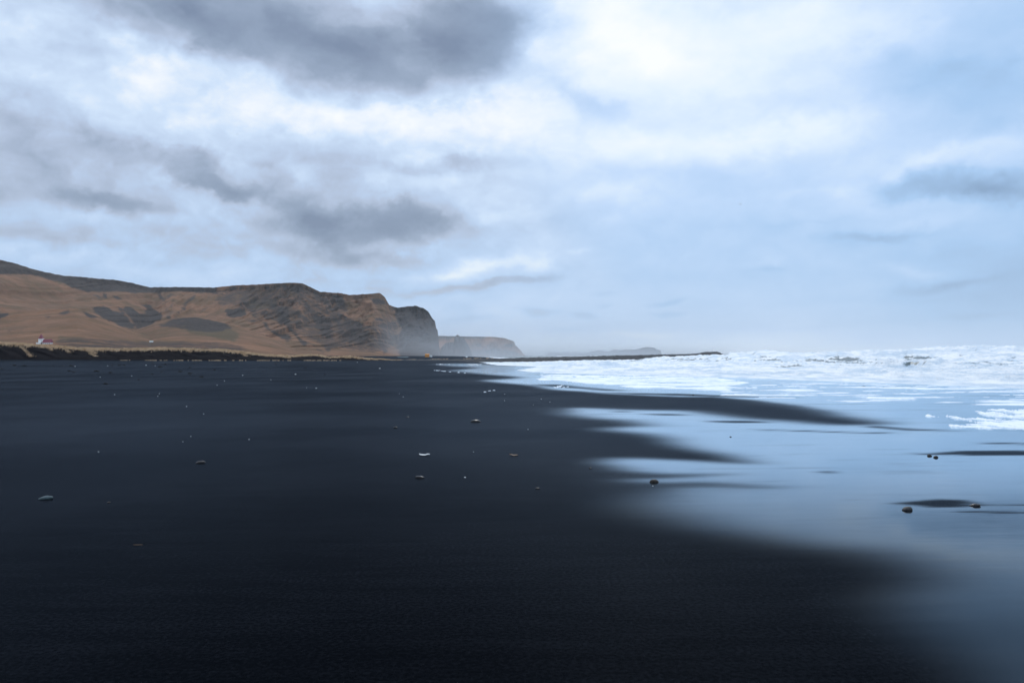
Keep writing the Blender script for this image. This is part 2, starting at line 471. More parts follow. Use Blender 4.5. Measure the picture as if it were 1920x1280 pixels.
m_sand, g, out = mat_new('black_sand')
co = g.n('ShaderNodeNewGeometry').outputs['Position']
wt = g.attr('wet')
grain = g.noise(g.mapping(co, (260, 260, 260)), 1, 2, .6)
grain2 = g.noise(g.mapping(co, (34, 34, 34)), 1, 3, .65)
stk = g.noise(g.mapping(co, (.9, 5.5, 1)), 1, 5, .62)
patch = g.noise(g.mapping(co, (.11, .13, 1)), 1, 5, .55)
farstk = g.noise(g.mapping(co, (.05, .16, 1)), 1, 4, .6)
v_ = g.math('ADD', g.math('MULTIPLY', grain, .5), g.math('MULTIPLY', grain2, .5))
v_ = g.math('ADD', g.math('MULTIPLY', v_, .80), g.math('ADD', g.math('MULTIPLY', stk, .17), g.math('MULTIPLY', patch, .35)))
dryc = g.ramp(v_, [(.38, (.0002, .0003, .0006)), (.62, (.0009, .0012, .0020)), (.85, (.0095, .0105, .014))])
dry = g.n('ShaderNodeMixShader')
dd = g.n('ShaderNodeBsdfDiffuse'); g.put(dd.inputs['Color'], dryc)
dgl = g.n('ShaderNodeBsdfGlossy'); dgl.inputs['Color'].default_value = (.68, .82, 1, 1)
g.put(dgl.inputs['Roughness'], g.mrange(patch, .3, .7, .20, .27))
fr_ = g.n('ShaderNodeFresnel'); fr_.inputs['IOR'].default_value = 1.1
g.put(dry.inputs[0], g.math('MULTIPLY', g.math('MINIMUM', fr_.outputs[0], .44), g.mrange(v_, .30, .80, .10, .18)))
g.t.links.new(dd.outputs[0], dry.inputs[1]); g.t.links.new(dgl.outputs[0], dry.inputs[2])
b1 = g.n('ShaderNodeBump'); b1.inputs['Strength'].default_value = .5; b1.inputs['Distance'].default_value = .004
g.put(b1.inputs['Height'], g.math('ADD', grain2, g.math('MULTIPLY', stk, .7)))
g.put(dd.inputs['Normal'], b1.outputs[0]); g.put(dgl.inputs['Normal'], b1.outputs[0])
rip = g.noise(g.mapping(co, (.7, 3.4, 1)), 1, 4, .55)
rip2 = g.noise(g.mapping(co, (4, 14, 1)), 1, 2, .5)
wetp = g.n('ShaderNodeMixShader')
wd_ = g.n('ShaderNodeBsdfDiffuse'); wd_.inputs['Color'].default_value = (.002, .004, .007, 1)
wg_ = g.n('ShaderNodeBsdfGlossy'); wg_.inputs['Color'].default_value = (.80, .915, 1, 1)
g.put(wg_.inputs['Roughness'], g.mrange(rip, .3, .75, .04, .09))
f1_ = g.n('ShaderNodeFresnel'); f1_.inputs['IOR'].default_value = 1.33
f2_ = g.n('ShaderNodeFresnel'); f2_.inputs['IOR'].default_value = 1.7
g.put(wetp.inputs[0], g.math('SUBTRACT', 1.0, g.math('MULTIPLY', g.math('SUBTRACT', 1.0, f1_.outputs[0]), g.math('SUBTRACT', 1.0, f2_.outputs[0]))))
g.t.links.new(wd_.outputs[0], wetp.inputs[1]); g.t.links.new(wg_.outputs[0], wetp.inputs[2])
b2 = g.n('ShaderNodeBump'); b2.inputs['Strength'].default_value = .12; b2.inputs['Distance'].default_value = .012
g.put(b2.inputs['Height'], g.math('ADD', rip, g.math('MULTIPLY', rip2, .15)))
g.put(wg_.inputs['Normal'], b2.outputs[0])
ms = g.n('ShaderNodeMixShader')
wobble = g.math('ADD', wt, g.math('MULTIPLY', g.math('MULTIPLY', g.math('SUBTRACT', stk, .5), .35), g.math('MULTIPLY', wt, g.math('SUBTRACT', 1.0, wt))), clamp=True)
g.put(ms.inputs[0], wobble)
g.t.links.new(dry.outputs[0], ms.inputs[1]); g.t.links.new(wetp.outputs[0], ms.inputs[2])
g.t.links.new(ms.outputs[0], out.inputs[0])
beach = grid_mesh('beach', Pg, m_sand, attrs={'wet': wa_})
tag(beach, 'smooth black sand beach with a mirror of wet film towards the surf', 'beach', kind='structure')

# ------------------------------------------------------------------ sea
ks2 = np.concatenate([np.geomspace(.15, 1.2, 24), np.arange(1.25, 4, .12), np.arange(4, 60, .32), np.arange(60, 90, .8), np.geomspace(91, 900, 40)])
Ys = H * F / ks2
pc2 = np.concatenate([np.linspace(-500, 840, 12), np.arange(850, 2120, 3.0), np.geomspace(2130, 11000, 60)])
Xs = Ys[:, None] * ((pc2 - 960) / F)[None, :]; Yw = np.broadcast_to(Ys[:, None], Xs.shape)


def sea_height(X, Y):
    s = offshore(X, Y)
    s = s + 1.6 * fbm(X * .10, Y * .035, 2, 3) + .35 * fbm(X * .9, Y * .3, 5, 3)
    l = Y * .9
    far = sm(Y, 250, 1500)
    wob = 9 * perlin(l / 60, s / 50, 3) + 3.0 * perlin(l / 17, s / 20, 8)
    ph = (s + wob) / 27.0
    fr = ph - np.floor(ph)
    crest = np.where(fr < .34, (fr / .34) ** 2.0, ((1 - fr) / .66) ** 1.35)      # steep face towards the beach
    am = .5 + .7 * perlin(l / 34, np.floor(ph) * 3.3, 1)
    amp = np.clip(.50 + am, .3, 1.5) * sm(s, 3, 34)
    cap = np.clip(.03 + .005 * X + .00030 * X * X * (X > 0), .04, 1.40) * np.where((X < .27 * Y) & (Y > 215), .35, 1.0)
    z = 1.15 * cap * (crest + .10 * sm(crest, .5, 1) * perlin(X * .5, Y * .25, 31)) * amp * (1 - .25 * far)
    z += (.10 * sm(s, 0, 1.2) + .22 * sm(s, 1, 7)) * np.clip(.35 + .03 * X, .3, 1)
    chop = fbm(X * .55, Y * .22, 2, 5) * .46 + .24 * fbm(X * 1.9, Y * .7, 4, 4, .6) + .06 * fbm(X * 7, Y * 2.4, 1, 2)
    z += chop * sm(s, -.2, 4) * (1 - .6 * far) * np.clip(.45 + .015 * X, .4, 1)
    z -= .05 * sm(-s, 0, .6)
    return z, s, crest, fr


Zs, S_, CR, FRc = sea_height(Xs, Yw)
# two breakers that stand out, with dark glassy faces
face = np.zeros_like(Zs)


def breaker(pxa, pxb, pya, pyb, hgt, wid):
    global Zs, face
    va, vb = ray(pxa, pya), ray(pxb, pyb)
    A = va[:2] * (H / -va[2]); B = vb[:2] * (H / -vb[2])
    d = B - A; L = np.hypot(*d); d = d / L; n = np.array([-d[1], d[0]])
    if n[1] < 0: n = -n
    rx, ry = Xs - A[0], Yw - A[1]
    u = (rx * d[0] + ry * d[1]) / L; q = rx * n[0] + ry * n[1]
    q = q + 1.1 * perlin(Xs * .35, Yw * .15, 6)
    e = sm(u, -.12, .12) * sm(1 - u, -.1, .3)
    pr = np.where(q < 0, np.exp(-(q / (wid * .4)) ** 2), np.exp(-(q / (wid * 1.4)) ** 2)) * e
    Zs = Zs + hgt * pr * (1 + .25 * perlin(Xs * 1.1, Yw * .4, 3))
    fa = sm(q, -wid * 1.2, -wid * .5) * sm(-q, -wid * .1, wid * .3) * e
    fa = fa * sm(fbm(Xs * .55 + Yw * .4, Yw * .12, 12, 4), -.1, .25)
    face = np.maximum(face, fa)


breaker(1640, 1790, 697, 699, .6, 2.0)
breaker(1085, 1165, 690, 688, .55, 3.2)
breaker(1800, 2010, 680, 684, .55, 4.0)
Zs = np.where(S_ < -1.0, -1.0, Zs)
Psea = np.stack([Xs, Yw, Zs], -1)
foam = .80 - sm(S_, 34, 240) * .42 + .22 * sm(CR, .6, .95) + .5 * sm(CR, .55, .95) * sm(S_, 30, 120)
foam = foam - .42 * sm(fbm(Xs * .10, Yw * .045, 9, 5), .08, .5) - .22 * sm(fbm(Xs * .5, Yw * .2, 19, 4), .12, .5) + .38 * (1 - sm(S_, 5, 22))
foam = foam - .62 * sm(1 - CR, .35, .9) * sm(fbm(Xs * .30, Yw * .07, 44, 5, .6), -.02, .30) * sm(S_, 10, 40)
foam = foam - .42 * face
foam = foam - .22 * np.exp(-((S_ - 44) / 7.0) ** 2) * sm(fbm(Xs * .12, Yw * .05, 55, 4), -.3, .3)
foam = foam - .45 * ((Xs < .27 * Yw) & (Yw > 205))
# broken dark rim under the leading edge near the camera
foam = foam - .55 * (1 - sm(S_, .15, .75)) * sm(fbm(Xs * 1.3, Yw * .5, 33, 3), -.25, .25) * sm(Xs / np.maximum(Yw, 1), .30, .5)
keep = (S_[:-1, :-1] > -1.6)
keep &= (Yw[:-1, :-1] > 12)

m_sea, g, out = mat_new('surf')
co = g.n('ShaderNodeNewGeometry').outputs['Position']
fa_ = g.attr('foam')
fn = g.noise(g.mapping(co, (1.3, .55, 3.0)), 1, 6, .65)
tone = g.noise(g.mapping(co, (.30, .16, 1.3)), 1, 7, .68)
ff = g.math('ADD', fa_, g.math('ADD', g.math('MULTIPLY', g.math('SUBTRACT', fn, .5), .85), g.math('MULTIPLY', g.math('SUBTRACT', tone, .5), 1.1)))
fm = g.mrange(ff, .44, .62)
foamc = g.mix(g.mrange(g.math('ADD', g.math('MULTIPLY', tone, .65), g.math('MULTIPLY', fn, .35)), .40, .59), (.58, .69, .80, 1), (.96, .97, .98, 1))
pf = principled(g, Base_Color=foamc, Roughness=.75)
pf.inputs['Subsurface Weight'].default_value = 0
pw = principled(g, Base_Color=(.05, .085, .10, 1), Roughness=.34)
pw.inputs['IOR'].default_value = 1.33
pw.inputs['Specular Tint'].default_value = (.75, .92, 1, 1)
bb = g.n('ShaderNodeBump'); bb.inputs['Strength'].default_value = .5; bb.inputs['Distance'].default_value = .12
g.put(bb.inputs['Height'], g.noise(g.mapping(co, (1.4, .9, 1)), 1, 5, .6))
g.put(pw.inputs['Normal'], bb.outputs[0])
bf = g.n('ShaderNodeBump'); bf.inputs['Strength'].default_value = .8; bf.inputs['Distance'].default_value = .35
g.put(bf.inputs['Height'], g.noise(g.mapping(co, (2.2, 1.2, 4)), 1, 6, .65)); g.put(pf.inputs['Normal'], bf.outputs[0])
ms = g.n('ShaderNodeMixShader'); g.put(ms.inputs[0], fm)
g.t.links.new(pw.outputs[0], ms.inputs[1]); g.t.links.new(pf.outputs[0], ms.inputs[2])
g.t.links.new(ms.outputs[0], out.inputs[0])
sea = grid_mesh('sea', Psea, m_sea, keep=keep, attrs={'foam': foam})
tag(sea, 'rough white surf rolling in over grey blue sea', 'sea', kind='structure')

# ------------------------------------------------------------------ foam left on the wet sand
fpx = np.concatenate([np.arange(790, 1990, 1.3), np.arange(1992, 2500, 2.6)]); fpy = np.concatenate([np.arange(682, 760, .42), np.arange(760, 835, .55)])
FX, FY = np.meshgrid(fpx, fpy)
GXh, GYh, GZh = ground_hit(FX, FY)


def strip(poly, bl=(6, .8)):
    m = inpoly(FX, FY, poly).astype(float)
    return blur1(blur1(m, bl[0], 1), bl[1] / .45, 0)


thr = np.full(FX.shape, -1.0)
ax, ay = GXh, GYh
na = fbm(ax * 1.1, ay * .55, 1, 5, .6)            # billows
ns = fbm(FX / 120, FY / 2.2, 2, 4)                # not used for place, only thins the sheets
streak = fbm(ax * .28, ay * .9, 4, 5, .6)
lace = fbm(ax * 2.6, ay * 1.0, 7, 4, .62)
D = np.full(FX.shape, -1.0)


def lay(poly, lvl, field, bl=(6, .8)):
    global D
    m = strip(poly, bl)
    D = np.maximum(D, (lvl * m - (1 - m) * 1.0) + field)


lay([(1735, 781), (1745, 778), (1800, 780), (1860, 783), (2470, 784), (2470, 812), (1900, 807), (1850, 803), (1770, 799), (1775, 795), (1830, 792), (1790, 786), (1740, 784)], .02, lace)
lay([(1820, 770), (1850, 766), (2470, 768), (2470, 788), (1860, 784), (1830, 777)], .08, lace)
lay([(1772, 794), (1785, 794), (1800, 798), (2470, 806), (2470, 812), (1850, 804), (1780, 800)], .25, lace, (3, .5))
lay([(1840, 790), (2470, 790), (2470, 806), (1860, 800)], .22, lace)
lay([(1730, 779), (1745, 778), (1752, 782.5), (1734, 782)], .22, lace, (2, .5))
lay([(1340, 719), (1600, 722), (2470, 734), (2470, 768), (1700, 758), (1500, 752), (1340, 744)], -.13, streak)
lay([(1450, 716), (2470, 729), (2470, 745), (1600, 728), (1450, 721)], -.02, streak)
lay([(1620, 744), (1720, 746), (1720, 749), (1620, 748)], .12, lace, (4, .5))
lay([(1000, 700), (1340, 707), (1420, 716), (1340, 733), (1180, 727), (1090, 716), (1000, 713)], .10, streak)
lay([(1005, 711), (1060, 709), (1150, 712), (1280, 722), (1380, 727), (1380, 735), (1200, 727), (1080, 718)], .12, streak)
lay([(990, 705), (1200, 710), (1340, 716), (1340, 719), (1100, 712)], .05, streak)
lay([(812, 692.5), (845, 695.5), (880, 699), (930, 702), (900, 701.5), (850, 698.5), (812, 694.6)], .05, lace, (3, .35))
lay([(808, 682), (860, 682.5), (905, 682), (905, 684.5), (860, 683.8), (808, 683.2)], .1, lace, (3, .3))
lay([(1035, 724), (1066, 720), (1070, 727), (1036, 728)], -.08, lace, (2, .4))
lay([(1465, 784), (1510, 785), (1600, 790), (1590, 795), (1500, 791), (1465, 788)], -.30, fbm(ax * 6, ay * 3, 7, 3, .6) , (5, .7))
lay([(1600, 804), (1800, 810), (1920, 822), (2470, 830), (1800, 816), (1600, 808)], -.42, fbm(ax * 5, ay * 2.4, 3, 3, .6), (5, .7))
th = sm(D, -.1, .45)
thick = (.006 + .035 * th) * (.7 + .5 * sm(lace, -.3, .4))
thick = thick * (1 + .5 * sm(GYh, 25, 90))
PF = np.stack([GXh, GYh, GZh + thick], -1)
thin = sm(D, -.10, .16)
kf = (D[:-1, :-1] > -.10) & (GYh[:-1, :-1] < 190) & (offshore(GXh, GYh)[:-1, :-1] < 1.5)
edge = (np.pad(D, 1, mode='edge')[2:, 1:-1] < -.10) | (np.pad(D, 1, mode='edge')[:-2, 1:-1] < -.10) | (np.pad(D, 1, mode='edge')[1:-1, 2:] < -.10) | (np.pad(D, 1, mode='edge')[1:-1, :-2] < -.10)
PF[..., 2] = np.where(edge, GZh - .004, PF[..., 2])
m_foam, g, out = mat_new('beach_foam')
co = g.n('ShaderNodeNewGeometry').outputs['Position']
fn = g.noise(g.mapping(co, (5, 5, 8)), 1, 5, .6)
pf = principled(g, Base_Color=g.mix(g.attr('thin'), (.42, .55, .70, 1), g.mix(fn, (.80, .86, .92, 1), (.92, .95, .97, 1))), Roughness=.6)
g.t.links.new(pf.outputs[0], out.inputs[0])
bfoam = grid_mesh('foam', PF, m_foam, keep=kf, attrs={'thin': thin})
tag(bfoam, 'lacy white foam left in streaks on the wet sand before the surf', 'foam', kind='stuff')

# ------------------------------------------------------------------ hills
def hill_mat(name, grass, grass2, rock, rock2, green, fine=1.0, low=None):
    m, g, out = mat_new(name)
    co = g.n('ShaderNodeNewGeometry').outputs['Position']
    rk = g.attr('rock'); gr = g.attr('green')  # rock patches, with gully shade painted in along with them
    nA = g.noise(g.mapping(co, (.022 * fine,) * 3), 1, 6, .62)
    nB = g.noise(g.mapping(co, (.10 * fine, .10 * fine, .05 * fine)), 1, 5, .65)
    nC = g.noise(g.mapping(co, (.004 * fine,) * 3), 1, 4, .55)
    nrm = g.n('ShaderNodeNewGeometry').outputs['Normal']
    f = g.math('ADD', rk, g.math('ADD', g.math('MULTIPLY', g.math('SUBTRACT', nA, .5), 1.3), g.math('MULTIPLY', g.math('SUBTRACT', nB, .5), 1.1)))
    f = g.mrange(f, .26, .76)
    gc = g.mix(g.mrange(nC, .35, .65), (*grass, 1), (*grass2, 1))
    gc = g.mix(g.math('MULTIPLY', g.mrange(nA, .42, .7), .55), gc, (*[c * .55 for c in grass], 1))
    gc = g.mix(g.math('MULTIPLY', g.mrange(nB, .4, .7), .35), gc, (*[c * .6 for c in grass], 1))
    nD = g.noise(g.mapping(co, (.011 * fine, .011 * fine, .022 * fine)), 1, 5, .6)
    gc = g.mix(g.math('MULTIPLY', g.mrange(nD, .44, .62), .60), gc, (grass2[0] * .55, grass2[1] * .66, grass2[2] * .55, 1))
    gc = g.mix(g.math('MULTIPLY', g.mrange(nD, .47, .30), .45), gc, (grass[0] * 1.3, grass[1] * 1.38, grass[2] * 1.5, 1))
    gc = g.mix(gr, gc, (*green, 1))
    rc = g.mix(g.mrange(g.math('ADD', g.math('MULTIPLY', nB, .6), g.math('MULTIPLY', nA, .4)), .38, .62), (*rock, 1), (*rock2, 1))
    c = g.mix(f, gc, rc)
    p = principled(g, Base_Color=c, Roughness=.95)
    p.inputs['Specular IOR Level'].default_value = .15
    b = g.n('ShaderNodeBump'); b.inputs['Strength'].default_value = 1.0; b.inputs['Distance'].default_value = 16 / fine
    g.put(b.inputs['Height'], g.math('ADD', g.math('MULTIPLY', nA, .7), g.math('MULTIPLY', nB, .5)))
    g.put(p.inputs['Normal'], b.outputs[0])
    g.t.links.new(p.outputs[0], out.inputs[0])
    return m


m_hill = hill_mat('hill_ground', (.275, .142, .080), (.205, .115, .070), (.022, .020, .023), (.072, .055, .048), (.085, .072, .040))
m_cliff = hill_mat('cliff_ground', (.27, .145, .07), (.22, .13, .065), (.040, .037, .042), (.080, .066, .062), (.09, .075, .045))
m_far = hill_mat('headland_ground', (.34, .16, .08), (.22, .12, .07), (.075, .062, .062), (.11, .09, .08), (.09, .08, .05), .6)
m_isle = hill_mat('island_ground', (.10, .085, .09), (.09, .08, .085), (.07, .06, .07), (.09, .08, .09), (.07, .07, .06), .4)


def blobs_mask(px, py, polys, soft=2.0):
    out = np.zeros(px.shape)
    wx_ = px + 5 * perlin(px / 26, py / 12) + 2.2 * perlin(px / 8, py / 5, 4)
    wy_ = py + 2.6 * perlin(px / 24 + 9, py / 12) + 1.2 * perlin(px / 8, py / 5, 9)
    for amp, p in polys:
        m = 0
        for q_ in range(5):
            m = m + inpoly(wx_ + 3.2 * perlin(px / 5, py / 3, 20 + q_) + (q_ - 2) * .9, wy_ + 2.0 * perlin(px / 5, py / 3, 40 + q_) + ((q_ * 2) % 5 - 2) * .5, p)
        m = m / 5 * amp * .92
        out = np.maximum(out, m)
    return out


HILLS = []


def hill(name, sky, foot, dfoot, dridge, gexp, mat, polys, greens=(), relief=None, nr=150, step=3.0, back=1.35, rockbase=None, label='', prow=1.4, crag=1.0):
    xs = np.arange(sky[0][0], sky[-1][0] + .01, step)
    sx, sy = zip(*sky)
    top = np.interp(xs, sx, sy) + crag * (.9 * perlin(xs / 9, 0, 3) + .5 * perlin(xs / 3.1, 0, 5))
    ft = np.interp(xs, *zip(*foot))
    df = np.interp(xs, *zip(*dfoot)); dr = np.interp(xs, *zip(*dridge)); ge = np.interp(xs, *zip(*gexp))
    top = np.minimum(top, ft - .6)
    t = np.linspace(0, 1, nr) ** prow
    s = t[:, None] * np.ones_like(xs)[None, :]
    py = ft[None, :] + (top - ft)[None, :] * s
    px = np.broadcast_to(xs[None, :], py.shape)
    d = df + (dr - df) * s ** ge
    v = ray(px, py); v = v / v[..., 1:2]          # unit depth
    P = v * d[..., None]; P[..., 2] += H
    if relief is not None:
        d = d + relief(px, py, s, P) * sm(s, .02, .18) * (1 - sm(s, .93, 1.0))
        d0 = df + (dr - df) * s ** ge
        dd_ = np.diff(d, axis=0); d1_ = np.diff(d0, axis=0)
        lo_ = .15 * d1_; w_ = .16 * d1_ + .15
        ds = np.concatenate([d[:1], d[:1] + np.cumsum(lo_ + np.logaddexp(0, (dd_ - lo_) / w_) * w_, axis=0)], 0)
        sc_ = (d0[-1] - d0[0]) / np.maximum(ds[-1] - ds[0], 1)
        ds = d0[0] + (ds - ds[0]) * np.minimum(sc_, 1.0)
        kc = sm(px, 300, 470)
        d = ds * (1 - kc) + np.maximum.accumulate(d, axis=0) * kc
        P = v * d[..., None]; P[..., 2] += H
    # smoothed rounding behind the skyline, then down the far side
    rk = blobs_mask(px, py, polys)
    rk = blur1(blur1(rk, max(.6, 2.2 / step), 1), 1.3, 0)
    if rockbase is not None: rk = np.maximum(rk, rockbase(px, py, s, P))
    gr = blobs_mask(px, py, greens)
    rows = [P]; rr = [rk]; gg = [gr]
    hz = P[-1, :, 2]
    for f_, dn in ((1.02, .004), (1.06, .03), (1.15, .12), (back, .5), (back * 1.25, 1.05)):
        Q = P[-1].copy(); Q[:, 0] *= f_; Q[:, 1] *= f_
        Q[:, 2] = hz * (1 - dn) - (2 if dn > 1 else 0)
        # never rise above the line of sight over the crest
        Q[:, 2] = np.minimum(Q[:, 2], H + (hz - H) * f_ - .3)
        rows.append(Q[None]); rr.append(rk[-1:]); gg.append(gr[-1:])
    first = P[0].copy(); first[:, 2] -= 12
    P2 = np.concatenate([first[None]] + rows, 0)
    rk2 = np.concatenate([rk[:1]] + rr, 0); gr2 = np.concatenate([gr[:1]] + gg, 0)
    o = grid_mesh(name, P2, mat, attrs={'rock': rk2, 'green': gr2})
    tag(o, label, 'hill' if 'hill' in name else name.replace('_', ' '), kind='structure')
    HILLS.append((px, py, P))
    return o


def rel_main(px, py, s, P):
    X, Z = P[..., 0], P[..., 2]
    c = sm(px, 360, 560)
    soft = 260 * fbm(X / 420 + Z / 500, Z / 300, 1, 4) + 130 * fbm(X / 110 + Z / 200, Z / 160, 5, 4)
    gull = 240 * fbm(X / 190 + Z / 260, Z / 420, 2, 4, .5, True)
    crag = 210 * fbm(X / 130 + Z / 400, Z / 330, 3, 5, .55, True) + 90 * fbm(X / 40, Z / 55, 8, 4, .6, True) + 110 * fbm(X / 260, Z / 130, 6, 3)
    notch = 330 * np.exp(-((px - 296) / 26) ** 2) * sm(560 + 40 * s, py, py + 40) * 0 + 110 * np.exp(-((px - (262 + (628 - py) * .42)) / 17) ** 2) * sm(py, 545, 590)
    return (soft + gull) * (1 - c) + crag * c + notch * (1 - c)


SKY_MAIN = [(-1600, 300), (-1100, 350), (-700, 400), (-350, 430), (-150, 452), (0, 487), (30, 494), (60, 504), (85, 510), (120, 517), (160, 519.5), (180, 522),
            (220, 525), (250, 531), (280, 538.5), (340, 538), (400, 539), (440, 535), (480, 533.5), (520, 531), (545, 530), (565, 530.5), (580, 537),
            (600, 547), (640, 549.5), (655, 553), (690, 551), (712, 549), (722, 557), (730, 572), (745, 577), (765, 574), (781, 573.5), (795, 578),
            (803, 584), (810, 596), (816, 602), (818, 615), (822, 622), (823, 645), (826, 671)]
POLY_MAIN = [
    (1, [(-1600, 200), (-300, 400), (0, 470), (120, 500), (250, 520), (300, 530), (410, 530), (410, 551), (330, 545), (300, 549), (255, 549), (215, 546), (165, 548),
         (135, 538), (110, 528), (60, 515), (0, 514), (-1600, 500)]),
    (1, [(175, 575), (197, 574), (219, 584), (238, 595), (254, 610), (252, 621), (230, 612), (197, 599), (179, 588)]),
    (1, [(232, 575), (247, 575), (262, 588), (273, 588), (274, 579), (265, 571), (282, 573), (306, 592), (304, 599), (280, 610), (258, 619), (252, 606), (241, 592), (232, 584)]),
    (1, [(210, 553), (220, 554), (230, 562), (215, 559)]), (1, [(171, 553), (184, 554), (193, 559), (178, 556)]), (1, [(190, 547), (200, 549), (204, 560), (194, 556)]),
    (.9, [(219, 573), (226, 574), (236, 592), (254, 612), (250, 615), (234, 600)]),
    (.8, [(292, 547), (300, 548), (309, 563), (304, 567), (295, 558)]), (.75, [(318, 549), (328, 550), (314, 566), (305, 570)]),
    (.8, [(365, 551), (372, 552), (352, 572), (340, 574), (345, 566)]), (.6, [(330, 585), (345, 572), (352, 575), (335, 592)]),
    # middle crags
    (.62, [(405, 545), (440, 537), (560, 532), (600, 548), (640, 552), (655, 575), (640, 600), (690, 610), (745, 600), (750, 645), (700, 662), (610, 650), (560, 628), (520, 605), (480, 590), (430, 570), (412, 575), (405, 560)]),
    (.95, [(420, 580), (455, 575), (462, 592), (440, 597), (428, 592)]), (.95, [(520, 575), (542, 573), (542, 608), (520, 610)]), (.8, [(470, 600), (480, 595), (482, 603), (470, 606)]),
    (.9, [(590, 590), (620, 600), (625, 640), (605, 625), (592, 612)]), (.85, [(640, 590), (680, 605), (690, 640), (650, 640)]),
    (.85, [(527, 625), (545, 628), (550, 640), (532, 634)]), (.9, [(620, 553), (640, 555), (648, 565), (635, 575)]),
    (.8, [(510, 652), (540, 652), (532, 660), (515, 660)]), (.8, [(600, 645), (625, 650), (615, 662)]),
    (.9, [(690, 560), (722, 562), (728, 572), (700, 568)]), (.85, [(700, 595), (730, 598), (722, 603), (704, 600)]),
    (1, [(738, 574), (765, 570), (800, 570), (830, 640), (830, 672), (755, 672), (744, 650), (752, 615), (740, 590)]),
    # purple flat before the hills
    (.62, [(100, 636), (150, 631), (250, 640), (420, 641), (470, 652), (420, 662), (130, 658)]),
]


def gully_shade(pts, wd, amp):  # dark streak that paints a gully's shade into the slope colour
    pts = np.array(pts, float); d = np.gradient(pts, axis=0); d /= np.linalg.norm(d, axis=1)[:, None]
    n = np.stack([-d[:, 1], d[:, 0]], -1) * wd * np.linspace(.55, 1, len(pts))[:, None]
    return (amp, [tuple(q) for q in pts + n] + [tuple(q) for q in (pts - n)[::-1]])


POLY_MAIN += [gully_shade(p, w_, a_) for p, w_, a_ in [  # crease shade of ravines and gullies, painted through the rock mask
    ([(299, 552), (306, 568), (312, 585), (317, 600)], 3.2, .72), ([(332, 550), (328, 565), (321, 585), (317, 600)], 3.4, .72), ([(352, 556), (345, 572), (333, 590), (322, 604)], 2.4, .66),
    ([(398, 552), (378, 572), (352, 592), (334, 606)], 1.6, .62), ([(410, 556), (392, 572), (375, 590)], 2.6, .6), ([(278, 545), (286, 560), (296, 578), (306, 592)], 1.8, .62),
    ([(30, 592), (60, 586), (100, 580), (132, 577)], 1.5, .6), ([(150, 566), (180, 564), (210, 574)], 1.3, .5), ([(0, 548), (60, 552), (110, 560)], 1.2, .42), ([(60, 536), (90, 545), (118, 556)], 1.4, .45),
    ([(442, 545), (458, 568), (478, 592), (508, 618), (540, 640)], 3.6, .85), ([(500, 540), (508, 565), (520, 590), (548, 620), (575, 648)], 3.8, .85), ([(556, 542), (574, 570), (592, 598), (612, 628)], 4.2, .88),
    ([(600, 552), (620, 580), (634, 606), (648, 640)], 4.4, .9), ([(642, 562), (652, 590), (668, 618), (680, 650)], 4.0, .85), ([(672, 596), (684, 622), (700, 654)], 4.2, .85), ([(700, 612), (712, 634), (724, 664)], 4.0, .85),
    ([(470, 546), (486, 572), (500, 596)], 2.8, .75), ([(530, 545), (545, 572), (556, 600), (572, 622)], 2.6, .8), ([(576, 640), (592, 652), (610, 664)], 2.4, .7)]]


def rb_main(px, py, s, P):
    c = sm(px, 380, 440)
    n = fbm(P[..., 0] / 70 + P[..., 2] / 90, P[..., 2] / 120, 15, 5)
    base = (.30 + .5 * n) * c * sm(s, .18, .4)
    tal = 1 - .8 * sm(px, 640, 655) * sm(-px, -735, -712) * sm(-py, -602, -590)
    return np.clip(base * tal, 0, .8)


hill('hill', SKY_MAIN, [(-1600, 690), (0, 673.5), (400, 671.5), (700, 671.5), (830, 672.6)],
     [(-1600, 260), (0, 255), (600, 270), (700, 400), (740, 660), (826, 760)], [(-1600, 2200), (0, 2500), (300, 2900), (560, 2700), (700, 2900), (740, 3300), (826, 3500)],
     [(-1600, .6), (200, .58), (420, .42), (600, .25), (826, .14)], m_hill, POLY_MAIN,
     greens=[(.8, [(460, 566), (520, 560), (520, 575), (470, 580)]), (.7, [(100, 522), (120, 530), (110, 536)])],
     relief=rel_main, nr=230, step=2.6, rockbase=rb_main, label='long brown hill range ending in a steep dark sea cliff')

hill('hill', [(-500, 596), (-200, 590), (-60, 585), (0, 588), (60, 583), (105, 579.5), (145, 578.5), (180, 592), (215, 607), (250, 622), (275, 629), (300, 640), (320, 655)],
     [(-500, 680), (0, 673), (400, 671)], [(-500, 330), (320, 340)], [(-500, 1500), (145, 1600), (320, 1500)], [(-500, .62), (320, .62)], m_hill,
     [(1, [(107, 588), (115, 583), (131, 580), (134, 583), (121, 590), (110, 590)]), (.9, [(76, 593), (90, 590), (101, 592), (88, 595)]),
      (1, [(-30, 586), (14, 586), (14, 592), (0, 598), (-30, 598)]), (1, [(152, 583), (166, 586), (184, 596), (178, 599), (160, 590)]),
      (.9, [(6, 620), (50, 618.5), (50, 620.5), (8, 622)]), (.9, [(78, 622), (100, 624), (99, 626), (80, 624)]),
      (.62, [(100, 640), (130, 632), (200, 636), (330, 642), (330, 662), (120, 660)])],
     greens=[(.6, [(110, 630), (160, 632), (150, 640), (108, 636)])],
     relief=lambda px, py, s, P: 120 * fbm(P[..., 0] / 170, P[..., 2] / 90, 21, 4), nr=90, step=3, label='low rounded grassy brown foothill behind the church', crag=.5)
